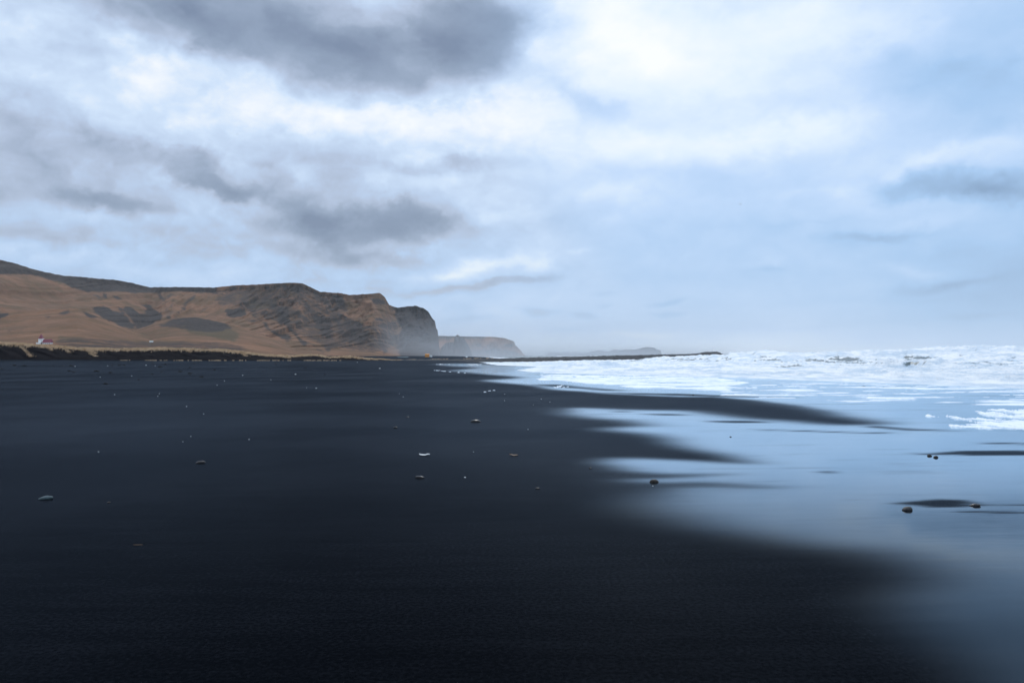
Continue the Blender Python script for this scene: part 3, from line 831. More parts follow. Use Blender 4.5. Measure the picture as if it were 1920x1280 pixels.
hill('hill', [(170, 660), (215, 640), (250, 622), (290, 606), (320, 597.5), (365, 594.5), (400, 601), (430, 608), (470, 619), (510, 634), (560, 655), (585, 667)],
     [(170, 673), (585, 671.5)], [(170, 340), (585, 360)], [(170, 1800), (365, 1950), (585, 1800)], [(170, .62), (585, .55)], m_hill,
     [(.85, [(293, 611), (320, 599), (365, 592), (420, 603), (440, 616), (400, 624), (350, 618), (320, 616)]),
      (.7, [(205, 632), (230, 625), (268, 628), (262, 634), (215, 638)]), (.62, [(170, 640), (300, 638), (430, 641), (470, 655), (200, 662)])],
     greens=[(.8, [(330, 606), (400, 604), (450, 625), (440, 640), (360, 626)]), (.7, [(210, 628), (270, 624), (275, 634), (210, 640)])],
     relief=lambda px, py, s, P: 130 * fbm(P[..., 0] / 190, P[..., 2] / 90, 27, 4), nr=80, step=3, label='dark mossy foothill below the ravine', crag=.5)

hill('headland', [(780, 629), (845, 629.8), (900, 631), (930, 631.5), (947, 634), (964, 640), (966, 647), (973, 653), (980, 662), (988, 668)],
     [(780, 669), (990, 668.4)], [(780, 5200), (988, 5200)], [(780, 6000), (988, 5600)], [(780, .45), (988, .45)], m_far,
     [(1, [(780, 625), (935, 628), (900, 634), (780, 636)]), (.8, [(893, 644), (905, 642), (902, 650), (895, 654)]), (.7, [(935, 645), (960, 642), (968, 648), (950, 652)]),
      (.7, [(880, 655), (930, 652), (975, 660), (985, 668), (880, 668)])],
     relief=lambda px, py, s, P: 220 * fbm(P[..., 0] / 150, P[..., 2] / 260, 31, 5, .5, True), nr=70, step=1.0, label='reddish flat topped headland beyond the sea cliff', crag=.35)
hill('sea_stack', [(822, 668), (827, 652), (836, 643), (843, 641), (851, 641.5), (852.5, 631), (857, 627.5), (859.5, 628), (861, 631.5), (867, 633), (873, 638), (878, 647), (883, 658), (886, 668.8)],
     [(822, 669.4), (886, 669)], [(822, 3900), (886, 3900)], [(822, 4100), (886, 4100)], [(822, .8), (886, .8)], m_cliff,
     [(1, [(800, 600), (900, 600), (900, 680), (800, 680)])],
     relief=lambda px, py, s, P: 60 * fbm(P[..., 0] / 30, P[..., 2] / 90, 35, 4, .5, True), nr=60, step=.8, back=1.05, label='dark rock pinnacle with a crooked top before the red headland', crag=.5)
hill('island', [(1024, 667), (1027, 660.5), (1100, 660.8), (1122, 656.2), (1140, 659), (1152, 654.8), (1164, 656.5), (1170, 654.6), (1190, 655.2), (1205, 651.5), (1215, 650.2),
                (1227, 652), (1232, 655.6), (1239, 656.6), (1240.5, 665.5)],
     [(1020, 666.4), (1245, 664.6)], [(1020, 11500), (1245, 11500)], [(1020, 12200), (1245, 12200)], [(1020, .6), (1245, .6)], m_isle,
     [(1, [(1000, 640), (1250, 640), (1250, 670), (1000, 670)])],
     relief=lambda px, py, s, P: 150 * fbm(P[..., 0] / 300, P[..., 2] / 200, 41, 4), nr=40, step=1.0, label='pale far island on the horizon', crag=.3)

# ------------------------------------------------------------------ sand bank with dry grass
bank_top = [(-900, 600), (-300, 625), (0, 643.5), (40, 645), (75, 648.5), (110, 650.5), (150, 654), (200, 655), (240, 655.5), (300, 653.5), (350, 655), (390, 656.5), (420, 657), (445, 660.5), (480, 664.5),
            (500, 666.5), (540, 669), (560, 667.5), (590, 665.5), (605, 668), (618, 671), (640, 669.5), (655, 668.5), (675, 671), (700, 673), (740, 675.5), (800, 676)]
bx = np.arange(-900, 800, 2.2)
btop = np.interp(bx, *zip(*bank_top)) + .8 * perlin(bx / 22, 0, 5) + .5 * perlin(bx / 7, 0, 2)
bbase = np.interp(bx, [-900, 0, 230, 420, 500, 740, 800], [684, 674, 676, 676, 676.5, 676.5, 677])
dB = np.interp(bx, [-900, 0, 420, 740, 800], [190, 178, 186, 205, 230]) + 4 * perlin(bx / 60, 1, 2)
rowsP = []
NB = 26
for i in range(NB):
    t = i / (NB - 1)
    if t <= .62:
        u = t / .62
        d = dB + u * 9 + 1.6 * perlin(bx / 16 + u * 1.7, u * 3, 8) * sin(u * pi)
        v = ray(bx, bbase + (btop - bbase) * (u ** .85)); v = v / v[..., 1:2]
        Q = v * d[:, None]; Q[:, 2] += H
        if i == 0: Q[:, 2] -= .6; Q[:, 1] -= 1
        crestQ = Q
    else:
        u = (t - .62) / .38
        Q = crestQ.copy(); Q[:, 1] += u * 45; Q[:, 0] *= (1 + u * .22)
        Q[:, 2] = crestQ[:, 2] * (1 - u * .25) - u * .6 + .25 * perlin(bx / 30, u * 4, 4)
    rowsP.append(Q)
PB = np.array(rowsP)
gb = np.zeros(PB.shape[:2]); gb[int(.62 * NB):] = 1
m_bank, g, out = mat_new('bank_sand')
co = g.n('ShaderNodeNewGeometry').outputs['Position']
nA = g.noise(g.mapping(co, (.8, .8, 1.6)), 1, 5, .6); gA = g.attr('grassy')
cS = g.mix(nA, (.004, .004, .006, 1), (.020, .018, .020, 1)); cG = g.mix(nA, (.40, .27, .16, 1), (.60, .43, .27, 1))
p = principled(g, Base_Color=g.mix(g.mrange(g.math('ADD', gA, g.math('MULTIPLY', g.math('SUBTRACT', nA, .5), .5)), .4, .7), cS, cG), Roughness=.95)
p.inputs['Specular IOR Level'].default_value = .03
g.t.links.new(p.outputs[0], out.inputs[0])
bank = grid_mesh('sand_bank', PB, m_bank, attrs={'grassy': gb})
tag(bank, 'low bank of black sand edging the beach below the brown hills', 'sand bank', kind='structure')

# grass blades on the bank
gv, gf = [], []
rg = random.Random(8)


def blade(x, y, z, h, lean, wd):
    a = rg.uniform(0, 2 * pi)
    wx1, wy1 = cos(a) * wd, sin(a) * wd * .6
    i = len(gv)
    gv.extend([(x - wx1, y - wy1, z - .05), (x + wx1, y + wy1, z - .05), (x + wx1 * .7 + lean * .45, y + wy1 * .7, z + h * .6), (x - wx1 * .7 + lean * .45, y - wy1 * .7, z + h * .6), (x + lean, y, z + h)])
    gf.append((i, i + 1, i + 2, i + 3)); gf.append((i + 3, i + 2, i + 4))


crest_i = int(.62 * NB)
nbx = len(bx)
for k in range(42000):
    j = rg.randrange(0, nbx - 1)
    pxj = bx[j]
    dens = .5 + .6 * float(perlin(pxj / 25, 3, 1))
    if pxj > 700: dens *= .5
    if pxj < -300: dens *= .3
    if rg.random() > dens + .25: continue
    if rg.random() < .55: i = crest_i - 1 - int(abs(rg.gauss(0, 1.6)))
    else: i = crest_i + int(abs(rg.gauss(0, 3)))
    i = max(crest_i - 6, min(NB - 2, i))
    # tongues of grass that hang down the face
    f = rg.random()
    P0 = PB[i, j] * (1 - f) + PB[i, j + 1] * f; P1 = PB[i + 1, j] * (1 - f) + PB[i + 1, j + 1] * f
    h2 = rg.random(); Q = P0 * (1 - h2) + P1 * h2
    sc_ = 1 - .45 * max(0, min(1, (pxj - 450) / 250))
    blade(Q[0], Q[1], Q[2], rg.uniform(.22, .70) * sc_, rg.uniform(.0, .35), rg.uniform(.05, .11))
tong = [(34, 6), (88, 2), (118, 3), (158, 5), (166, 3), (350, 2), (450, 3), (530, 3), (642, 3), (660, 3), (675, 4), (690, 4), (715, 2)]
for tx, n in tong:
    for k in range(n * 60):
        u = rg.random() ** .8
        pxj = tx + u * n * 4.2 + rg.gauss(0, 2.2); j = int(np.clip((pxj + 900) / 2.2, 0, nbx - 2))
        i = int(crest_i - 1 - u * n * 2.2)
        Q = PB[max(2, i), j] * .5 + PB[max(3, i + 1), j + 1] * .5
        blade(Q[0] + rg.uniform(-.2, .2), Q[1], Q[2], rg.uniform(.12, .4), rg.uniform(.1, .4), rg.uniform(.03, .06))
# thin strand line of dead grass at the foot of the bank and at the far beach
for k in range(3000):
    if rg.random() < .55: pxx = rg.uniform(225, 640); pyy = 675.6 + rg.gauss(0, .25)
    else: pxx = rg.uniform(690, 930); pyy = np.interp(pxx, [690, 740, 830, 930], [675.5, 675.5, 673.8, 671.8]) + rg.gauss(0, .25)
    if float(perlin(pxx / 30, 8, 2)) + .5 * float(perlin(pxx / 7, 2, 2)) < -.02: continue
    v = ray(pxx, pyy); d = 175 + rg.uniform(0, 4) if pxx < 660 else 212 + (pxx - 690) * .1
    v = v / v[1]; blade(v[0] * d, d, H + v[2] * d, rg.uniform(.05, .16) if pxx < 660 else rg.uniform(.12, .3), rg.uniform(0, .15), .06)
me = bpy.data.meshes.new('dune_grass'); me.from_pydata(gv, [], gf); me.update()
m_gr, g, out = mat_new('dry_grass')
co = g.n('ShaderNodeNewGeometry').outputs['Position']
nA = g.noise(g.mapping(co, (1.1, 1.1, 1.1)), 1, 4, .6)
p = principled(g, Base_Color=g.ramp(nA, [(.25, (.10, .08, .045)), (.38, (.50, .34, .20)), (.55, (.76, .55, .36)), (.8, (.84, .68, .48))]), Roughness=.9)
g.t.links.new(p.outputs[0], out.inputs[0])
me.materials.append(m_gr)
dg = bpy.data.objects.new('dune_grass', me); col.objects.link(dg)
tag(dg, 'dry straw coloured grass along the top of the black sand bank', 'grass', kind='stuff')

# ------------------------------------------------------------------ breakwater
bw = [(700, 677, 225), (740, 675.8, 222), (800, 674.6, 215), (850, 674, 208), (900, 673.2, 203), (1000, 671.2, 198), (1080, 669.4, 200), (1150, 667.6, 206), (1250, 665.2, 226), (1300, 664.0, 240),
      (1312, 662.6, 243), (1322, 660.3, 246), (1345, 659.8, 252), (1354, 663.5, 255), (1364, 667, 258), (1372, 671.5, 260)]
wxp = np.arange(700, 1372, .9)
tp = np.interp(wxp, [q[0] for q in bw], [q[1] for q in bw]); dp = np.interp(wxp, [q[0] for q in bw], [q[2] for q in bw])
v = ray(wxp, tp); v = v / v[..., 1:2]
cx, cy, cz = v[:, 0] * dp, dp, H + v[:, 2] * dp + .16
rowsP = []
NBW = 34
for i in range(NBW):
    a = -1 + 2 * i / (NBW - 1)
    wd = 6 + np.clip(cz, 0, 4) * 2.2
    yy = cy + a * wd
    prof = 1 - np.abs(a) ** 1.5
    zz = -1.2 + (cz + 1.2) * prof
    xx = cx + .15 * a * wd
    r1 = np.abs(perlin(xx * .75, yy * .75, 3)); r2 = np.abs(perlin(xx * 1.9, yy * 1.9, 7))
    zz = zz + (.55 * r1 + .25 * r2 - .22) * (1 - .55 * prof)
    rowsP.append(np.stack([xx, yy, zz], -1))
m_bw, g, out = mat_new('breakwater_rock')
co = g.n('ShaderNodeNewGeometry').outputs['Position']
vo = g.n('ShaderNodeTexVoronoi'); g.put(vo.inputs['Vector'], g.mapping(co, (.8, .8, .8)))
nA = g.noise(g.mapping(co, (2, 2, 2)), 1, 5, .6)
cc = g.mix(g.math('MULTIPLY', vo.outputs['Distance'], 1.2, clamp=True), (.085, .09, .10, 1), (.030, .033, .040, 1))  # boulder tones raised, the mist's paling is put into the colour
cc = g.mix(g.math('MULTIPLY', nA, .5), cc, (.055, .056, .055, 1))
p = principled(g, Base_Color=cc, Roughness=.8)
b = g.n('ShaderNodeBump'); b.inputs['Strength'].default_value = .8; b.inputs['Distance'].default_value = .5
g.put(b.inputs['Height'], vo.outputs['Distance']); g.put(p.inputs['Normal'], b.outputs[0])
g.t.links.new(p.outputs[0], out.inputs[0])
bwo = grid_mesh('breakwater', np.array(rowsP), m_bw, smooth=False)
tag(bwo, 'long low breakwater of dark boulders with a raised knob at its seaward tip', 'breakwater')


# ------------------------------------------------------------------ stones, shells, weed
def stone_mesh(name, seed, sx, sy, sz, rough=.18, sub=3, flat=0.0, peak=(0, 0)):
    bm = bmesh.new(); bmesh.ops.create_icosphere(bm, subdivisions=sub, radius=1)
    co_ = np.array([v.co[:] for v in bm.verts])
    n = fbm(co_[:, 0] * .8 + seed * 3.1, co_[:, 1] * .8, co_[:, 2] * .8 + seed, 3)
    n2 = fbm(co_[:, 0] * 2.6 + seed, co_[:, 1] * 2.6, co_[:, 2] * 2.6, 2)
    for v, a, c in zip(bm.verts, n, n2):
        v.co *= 1 + rough * 2 * a + rough * .4 * c
        if flat: v.co.z = min(v.co.z, 1 - flat + .1 * a)
        f = max(0, v.co.z)
        v.co.x += peak[0] * f; v.co.y += peak[1] * f
        v.co.x *= sx; v.co.y *= sy; v.co.z *= sz
    me = bpy.data.meshes.new(name); bm.to_mesh(me); bm.free()
    me.polygons.foreach_set('use_smooth', [True] * len(me.polygons))
    return me


def rock_mat(name, c1, c2, rough=.35, scale=30):
    m, g, out = mat_new(name)
    co = g.n('ShaderNodeTexCoord').outputs['Object']
    n = g.noise(g.mapping(co, (scale,) * 3), 1, 5, .65)
    vein = g.noise(g.mapping(co, (scale * .4, scale * .4, scale * 1.2)), 1, 3, .5)
    p = principled(g, Base_Color=g.mix(g.mrange(n, .35, .7), (*c1, 1), (*c2, 1)), Roughness=g.mrange(vein, .3, .7, rough * .7, rough * 1.3))
    p.inputs['Specular IOR Level'].default_value = .22
    b = g.n('ShaderNodeBump'); b.inputs['Strength'].default_value = .5; b.inputs['Distance'].default_value = .006
    g.put(b.inputs['Height'], n); g.put(p.inputs['Normal'], b.outputs[0])
    g.t.links.new(p.outputs[0], out.inputs[0])
    return m


R_dark = rock_mat('wet_dark_stone', (.008, .008, .010), (.022, .021, .022), .28)
R_grey = rock_mat('grey_stone', (.014, .014, .016), (.045, .042, .042), .5)
R_blue = rock_mat('blue_grey_stone', (.03, .048, .056), (.065, .10, .11), .5)
R_brown = rock_mat('brown_stone', (.018, .014, .012), (.05, .042, .035), .5)

STONES = [  # px, base py, width px, height px, material, seed, label, sink, peak
    (82, 936, 28, 11, R_blue, 1, 'pale blue grey stone with a sloping top, nearest stone on the dry sand', (.35, 0)),
    (375, 868, 19, 8, R_grey, 2, 'grey humped pebble half sunk in the dry sand behind the blue grey stone', (.1, 0)),
    (787, 896, 19, 7, R_dark, 3, 'low dark stone in the dry sand in front of the white feather', (-.2, 0)),
    (892, 791, 20, 8, R_dark, 4, 'dark domed stone with pale rim, farthest big stone on the dry sand', (0, 0)),
    (741, 802, 11, 5, R_dark, 5, 'small dark stone a little nearer than the domed stone', (0.1, 0)),
    (1227, 904, 18, 10, R_brown, 6, 'rounded brown stone where the dry sand meets the water film', (0, 0)),
    (1704, 957, 25, 11, R_grey, 7, 'oblong grey stone lying aslant in the shallow film', (.2, 0)),
    (1831, 949, 22, 8, R_dark, 8, 'pointed black stone trailing a long ripple in the film', (.3, 0)),
    (1756, 858, 11, 7, R_dark, 9, 'small black stone, right one of the touching pair in the film', (.1, 0)),
    (1744, 855, 9, 6, R_dark, 10, 'small black stone, left one of the touching pair in the film', (-.1, 0)),
    (1008, 916, 10, 4, R_grey, 11, 'flat grey pebble alone between the brown stone and the dark low stone', (0, 0)),
    (203, 942, 7, 3.2, R_brown, 12, 'tiny brown pebble beside the blue grey stone', (0, 0)),
    (1107, 878, 7, 3, R_dark, 13, 'tiny dark pebble at the hazy edge of the film', (0, 0)),
    (764, 782, 7, 2.6, R_dark, 14, 'tiny dark pebble between the two farther dark stones and the hills', (0, 0)),
    (1300, 740.5, 4, 2.5, R_dark, 15, 'black speck of stone on the far wet strip', (0, 0)),
    (1370, 819, 4, 2.4, R_dark, 16, 'tiny dark pebble alone in the middle of the mirror pool', (0, 0)),
    (1443, 709.5, 7, 3.5, R_dark, 17, 'small dark rock at the very edge of the surf', (0, 0)),
    (1620, 725, 7, 3, R_dark, 18, 'small dark rock in the shallows just before the surf', (0, 0)),
]
for (px, py, wp, hp, mt, sd_, lab, pk) in STONES:
    X, Y, Z = [float(q) for q in ground_hit(px, py)]
    d = Y
    wd, hh = wp * .9 * d / F, hp * .95 * d / F
    me = stone_mesh('stone', sd_, wd * .52, wd * .36, hh * .52, .15, 3, 0, pk)
    me.materials.append(mt)
    o = bpy.data.objects.new('stone' if wp > 10 else 'pebble', me); col.objects.link(o)
    o.location = (X, Y + wd * .3, Z + hh * .05)
    o.rotation_euler = (0, 0, R(15 * ((sd_ * 7) % 5 - 2)))
    tag(o, lab, 'stone' if wp > 10 else 'pebble', 'stones scattered over the beach')
    o['kind'] = 'thing'

m_white = simple('bleached_white', (.62, .63, .62), .6, .1, 40)
m_weed = simple('dried_weed', (.006, .005, .005), .8, .4, 6)
m_leaf = simple('brown_leaf', (.13, .07, .03), .6, .4, 50)
m_foambit = simple('foam_fleck', (.82, .86, .9), .6, .05, 30)

# white fleck shapes
SPECK = [  # px py size label
    (185, 847, 4.2, 'white pebble alone left of the grey humped pebble'),
    (467, 824, 4.2, 'white pebble alone farther out than the grey humped pebble'),
    (343, 828, 2.6, 'faint pale fleck straight behind the grey humped pebble, nearer of a pair'),
    (358, 818, 2.8, 'faint pale fleck straight behind the grey humped pebble, farther of a pair'),
    (350, 762, 3.2, 'white fleck on open dry sand, upper left of the two mid-beach flecks'),
    (382, 776, 3.2, 'white fleck on open dry sand, lower right of the two mid-beach flecks'),
    (888, 847, 2.6, 'tiny white fleck between the feather and the brown leaf'),
    (872, 895, 6, 'small white sliver beside the low dark stone'),
    (1224, 911, 4.4, 'small white shell bit just in front of the rounded brown stone'),
    (990, 805, 2.8, 'tiny white fleck right of the domed stone'),
    (946, 751, 2.4, 'tiny white fleck nearer than the broken white foam dashes'),
    (1015, 748, 2.6, 'faint white fleck, left of a pair near the wet tongue'),
    (1031, 754, 2.8, 'white fleck, right of a pair near the wet tongue'),
    (946, 739, 2.4, 'tiny white fleck right beside the broken foam dashes'),
    (1000, 759, 2, 'faint fleck nearest the pale pool tip'),
    (756, 744, 2.4, 'tiny pale fleck, lower of a pair on the middle beach'),
    (749, 738, 2.2, 'tiny pale fleck, upper of a pair on the middle beach'),
    (593, 728, 5, 'flat pale sliver on the middle beach'),
    (575, 727, 2.4, 'faint fleck left beside the flat pale sliver'),
    (554, 702, 5, 'bright white lump on the beach below the grassy bank notch'),
    (508, 712, 2.6, 'faint fleck left below the bright white lump'),
    (455, 704, 4, 'pale smudge of shell left of the bright white lump'),
    (421, 714, 2.6, 'greenish pale fleck, upper of two below the strand line'),
    (407, 722, 2.6, 'greenish pale fleck, lower of two below the strand line'),
    (712, 691, 5, 'pair of touching white flecks on the far beach'),
    (670, 679.5, 3, 'white fleck right at the foot of the bank end'),
    (213.5, 676.5, 5.6, 'largest white lump at the foot of the grassy bank'),
    (235, 676.2, 3.8, 'white lump beside the largest one at the bank foot'),
    (37.5, 675.2, 3.6, 'white fleck under the bank left of the church'),
    (274, 685, 4.4, 'white lump among the dark weed clumps'),
    (202, 686, 2.6, 'small white fleck among the weed below the largest lump'),
    (291, 686, 2.4, 'tiny white fleck beside the lump among the weed'),
    (141, 687, 3, 'pale fleck in the weed line below the church'),
    (247, 705, 3, 'pale fleck on the sand below the weed line'),
    (188, 707, 2.6, 'faint fleck left of the fleck below the weed line'),
    (215, 740, 3.2, 'white fleck in a loose row of three, leftmost'),
    (296, 743, 2.8, 'white fleck in a loose row of three, nearest'),
    (299, 738, 2.8, 'white fleck in a loose row of three, farthest'),
]
sp = [stone_mesh('white_pebble', 30 + i, .5, .4, .32, .25, 2) for i in range(4)]
for m_ in sp: m_.materials.append(m_white)
for i, (px, py, s_p, lab) in enumerate(SPECK):
    X, Y, Z = [float(q) for q in ground_hit(px, py)]
    o = bpy.data.objects.new('white_pebble', sp[i % 4]); col.objects.link(o)
    s_w = s_p * Y / F * .72
    o.scale = (s_w, s_w, s_w * (1.0 if s_p < 5 else .7)); o.location = (X, Y, Z + s_w * .12); o.rotation_euler = (0, 0, i * 1.7)
    tag(o, lab, 'white pebble', 'white flecks scattered over the black sand', kind='thing')

WEED = [(3, 691, 9), (27, 685, 10), (46, 686, 9), (129, 680, 12), (70, 685.5, 5), (118, 686, 7), (133, 686, 10), (130, 696, 8), (138, 698, 7), (181, 696.5, 11), (207, 699, 10), (198, 720, 12),
        (211, 685.2, 6), (224, 685.2, 7), (233, 685, 7), (262, 696.5, 6), (286, 681, 6), (310, 683.5, 8), (300, 688, 9), (338, 697, 9), (345, 677.5, 10), (356, 689.5, 7), (356, 700, 9), (363, 681.5, 6),
        (378, 707, 9), (402, 694, 8), (260, 712, 8), (285, 702, 6), (303, 697, 6), (517, 681.5, 6), (492, 697.5, 5), (573, 690, 6), (609, 702, 5), (99, 686, 5), (357, 702, 5)]
WL = ['dark weed heap at the very end of the weed line, farthest from the sea', 'wide dark weed heap below the left end of the bank', 'weed heap next to the wide one below the left end of the bank',
      'long dark weed heap close under the bank, right of the church', 'small weed scrap below the church roof', 'weed heap left in the triple row below the long heap', 'broad weed heap in the triple row below the long heap',
      'weed scrap upper of two on the sand nearer than the triple row', 'weed scrap lower of two on the sand nearer than the triple row', 'flat dark weed heap left of a close pair on mid sand',
      'dark weed heap right of a close pair on mid sand', 'lone largest weed heap, nearest to the viewer', 'weed scrap first in the dashed line below the largest white lump',
      'weed scrap second in the dashed line below the largest white lump', 'weed scrap third in the dashed line below the largest white lump', 'thin weed scrap below the white lump among the weed',
      'weed scrap just above the white lump among the weed', 'weed heap right of the white lump among the weed', 'low weed heap just nearer than its neighbour right of the white lump',
      'round dark weed heap standing apart on mid sand', 'weed streak close to the strand grass', 'weed scrap above the round heap', 'weed heap upper of an overlapping pair right of the round heap',
      'small weed scrap behind the round heap near the strand grass', 'black weed heap below the overlapping pair', 'flat weed heap under the tall part of the bank', 'thin weed streak nearest but one to the viewer',
      'weed scrap on bare sand beyond the thin streak', 'tiny weed scrap left of the round heap', 'weed scrap under the bank notch', 'tiny dark scrap on bare sand below the bank notch',
      'tiny dark scrap left of the bright white lump on the far beach', 'dark scrap right of the bright white lump', 'tiny weed scrap right of the church roof line', 'weed scrap lower of an overlapping pair right of the round heap']


def weed_mesh(seed):
    r_ = random.Random(seed); bm = bmesh.new()
    for k in range(46):
        a = r_.uniform(0, 2 * pi); rr = r_.random() ** .7 * .5
        x, y = cos(a) * rr, sin(a) * rr * .6
        h = .26 * (1 - rr * 1.6) * r_.uniform(.5, 1.2) + .05
        a2 = r_.uniform(0, pi); L = r_.uniform(.08, .2); ww = .035
        p1 = Vector((x - cos(a2) * L, y - sin(a2) * L, h * .4)); p2 = Vector((x + cos(a2) * L, y + sin(a2) * L, h * .2)); pm = Vector((x, y, h + .05))
        nrm_ = Vector((-sin(a2), cos(a2), 0)) * ww
        vs = [bm.verts.new(q) for q in (p1 - nrm_, p1 + nrm_, pm - nrm_, pm + nrm_, p2 - nrm_, p2 + nrm_)]
        bm.faces.new((vs[0], vs[1], vs[3], vs[2])); bm.faces.new((vs[2], vs[3], vs[5], vs[4]))
    v0 = len(bm.verts)
    bmesh.ops.create_icosphere(bm, subdivisions=2, radius=.4, matrix=Matrix.Diagonal((1, .6, .42, 1)))
    bm.verts.ensure_lookup_table()
    for v in list(bm.verts)[v0:]:
        v.co *= 1 + .35 * float(fbm(v.co.x * 5 + seed, v.co.y * 5, v.co.z * 5, 2))
    me = bpy.data.meshes.new('weed_clump'); bm.to_mesh(me); bm.free(); me.materials.append(m_weed)
    return me


wm = [weed_mesh(q) for q in range(4)]
for i, ((px, py, sp_), lab) in enumerate(zip(WEED, WL)):
    X, Y, Z = [float(q) for q in ground_hit(px, py)]
    o = bpy.data.objects.new('weed_clump', wm[i % 4]); col.objects.link(o)
    s_w = sp_ * Y / F
    o.scale = (s_w, s_w * .7, s_w * .7); o.location = (X, Y, Z); o.rotation_euler = (0, 0, (i % 5 - 2) * .3)
    tag(o, lab, 'seaweed', 'dark weed clumps along the strand line', kind='thing')


def ribbon(name, pts, wds, th, mat):
    bm = bmesh.new(); prev = None
    for i, ((x, y, z), wdt) in enumerate(zip(pts, wds)):
        ring = [bm.verts.new(q) for q in ((x, y - wdt, z), (x, y, z + th), (x, y + wdt, z), (x, y, z - th * .3))]
        if prev:
            for k in range(4): bm.faces.new((prev[k], prev[(k + 1) % 4], ring[(k + 1) % 4], ring[k]))
        else: bm.faces.new(ring)
        prev = ring
    bm.faces.new(prev[::-1])
    me = bpy.data.meshes.new(name); bm.normal_update(); bm.to_mesh(me); bm.free(); me.materials.append(mat)
    o = bpy.data.objects.new(name, me); col.objects.link(o)
    return o


X, Y, Z = [float(q) for q in ground_hit(796, 854)]
u = Y / F
o = ribbon('feather', [(-10 * u, 0, 3.2 * u), (-7 * u, 0, 2.0 * u), (-2 * u, .02, 1.2 * u), (2 * u, 0, 1.4 * u), (5 * u, .01, 2.6 * u), (10 * u, 0, 2.2 * u)],
           [.01, .035, .04, .04, .03, .006], 1.6 * u, m_white)
o.location = (X, Y, Z)
tag(o, 'bent white feather lying on the black sand', 'feather')
X, Y, Z = [float(q) for q in ground_hit(963, 854)]; u = Y / F
o = ribbon('leaf', [(-8 * u, 0, 2.6 * u), (-4 * u, 0, 2.2 * u), (0, .01, .8 * u), (4 * u, 0, 1.2 * u), (8 * u, 0, .8 * u)], [.005, .03, .045, .03, .006], 1.3 * u, m_leaf)
o.location = (X, Y, Z)
tag(o, 'curled brown leaf on the sand right of the white feather', 'leaf')
X, Y, Z = [float(q) for q in ground_hit(259, 1021.5)]; u = Y / F
o = ribbon('twig', [(-9 * u, 0, .8 * u), (-2 * u, .004, .6 * u), (4 * u, 0, .9 * u), (9 * u, .003, .5 * u)], [.002, .005, .004, .001], .5 * u, m_leaf)
o.location = (X, Y, Z)
tag(o, 'thin reddish twig on the nearest dark sand', 'twig')

for (px, py, s_p, lab) in [(909, 735.3, 5, 'foam dash, faintest of three in a row on the dry sand'), (917.5, 733.2, 5, 'foam dash, middle of three in a row on the dry sand'), (926, 732.3, 5.5, 'foam dash, seaward of three in a row on the dry sand'),
                           (815, 694.6, 3.4, 'foam fleck at the landward end of the broken foam line'), (820, 695.2, 5, 'foam fleck second in the broken foam line by the thin film')]:
    X, Y, Z = [float(q) for q in ground_hit(px, py)]
    me = stone_mesh('foam_fleck', int(px), .5, .3, .16, .3, 2); me.materials.append(m_foambit)
    o = bpy.data.objects.new('foam_fleck', me); col.objects.link(o)
    s_w = s_p * Y / F; o.scale = (s_w, s_w, s_w * 1.6); o.location = (X, Y, Z + .01)
    tag(o, lab, 'foam fleck', 'white foam flecks stranded on the sand', kind='thing')


# ------------------------------------------------------------------ buildings
def hill_point(px, py):
    best = None
    for (a, b, P) in HILLS[:3]:
        dd = ((a - px) ** 2 + (b - py) ** 2)
        i = np.unravel_index(np.argmin(dd), dd.shape)
        if dd[i] < 9:
            q = P[i]
            if best is None or q[1] < best[1]: best = q
    return best


def boxes(name, items, mat, parent=None, loc=None):
    bm = bmesh.new()
    for it in items:
        if it[0] == 'box':
            _, (x, y, z), (a, b, c) = it
            r_ = bmesh.ops.create_cube(bm, size=1)
            for v in r_['verts']: v.co = Vector((x + v.co.x * a, y + v.co.y * b, z + v.co.z * c))
        elif it[0] == 'prism':         # gable prism: x0,x1 along ridge, y half width, z0, z1
            _, x0, x1, hy, z0, z1 = it
            vs = [bm.verts.new(q) for q in ((x0, -hy, z0), (x0, hy, z0), (x0, 0, z1), (x1, -hy, z0), (x1, hy, z0), (x1, 0, z1))]
            for f in ((0, 2, 1), (3, 4, 5), (0, 3, 5, 2), (1, 2, 5, 4), (0, 1, 4, 3)): bm.faces.new([vs[k] for k in f])
        elif it[0] == 'pyr':
            _, (x, y), hw, z0, z1 = it
            vs = [bm.verts.new(q) for q in ((x - hw, y - hw, z0), (x + hw, y - hw, z0), (x + hw, y + hw, z0), (x - hw, y + hw, z0), (x, y, z1))]
            for f in ((0, 1, 4), (1, 2, 4), (2, 3, 4), (3, 0, 4), (3, 2, 1, 0)): bm.faces.new([vs[k] for k in f])
    me = bpy.data.meshes.new(name); bm.normal_update(); bm.to_mesh(me); bm.free(); me.materials.append(mat)
    o = bpy.data.objects.new(name, me); col.objects.link(o)
    if parent: o.parent = parent
    return o


m_wwall = simple('white_wall', (.80, .82, .82), .7, .05, .5)
m_rroof = simple('red_roof', (.20, .035, .06), .55, .15, .8)
m_glass = simple('dark_window', (.02, .025, .03), .15, .1, 1)
m_orange = simple('orange_wall', (.62, .27, .07), .7, .15, .6)
m_green = simple('pale_green_roof', (.45, .60, .60), .5, .1, .3)

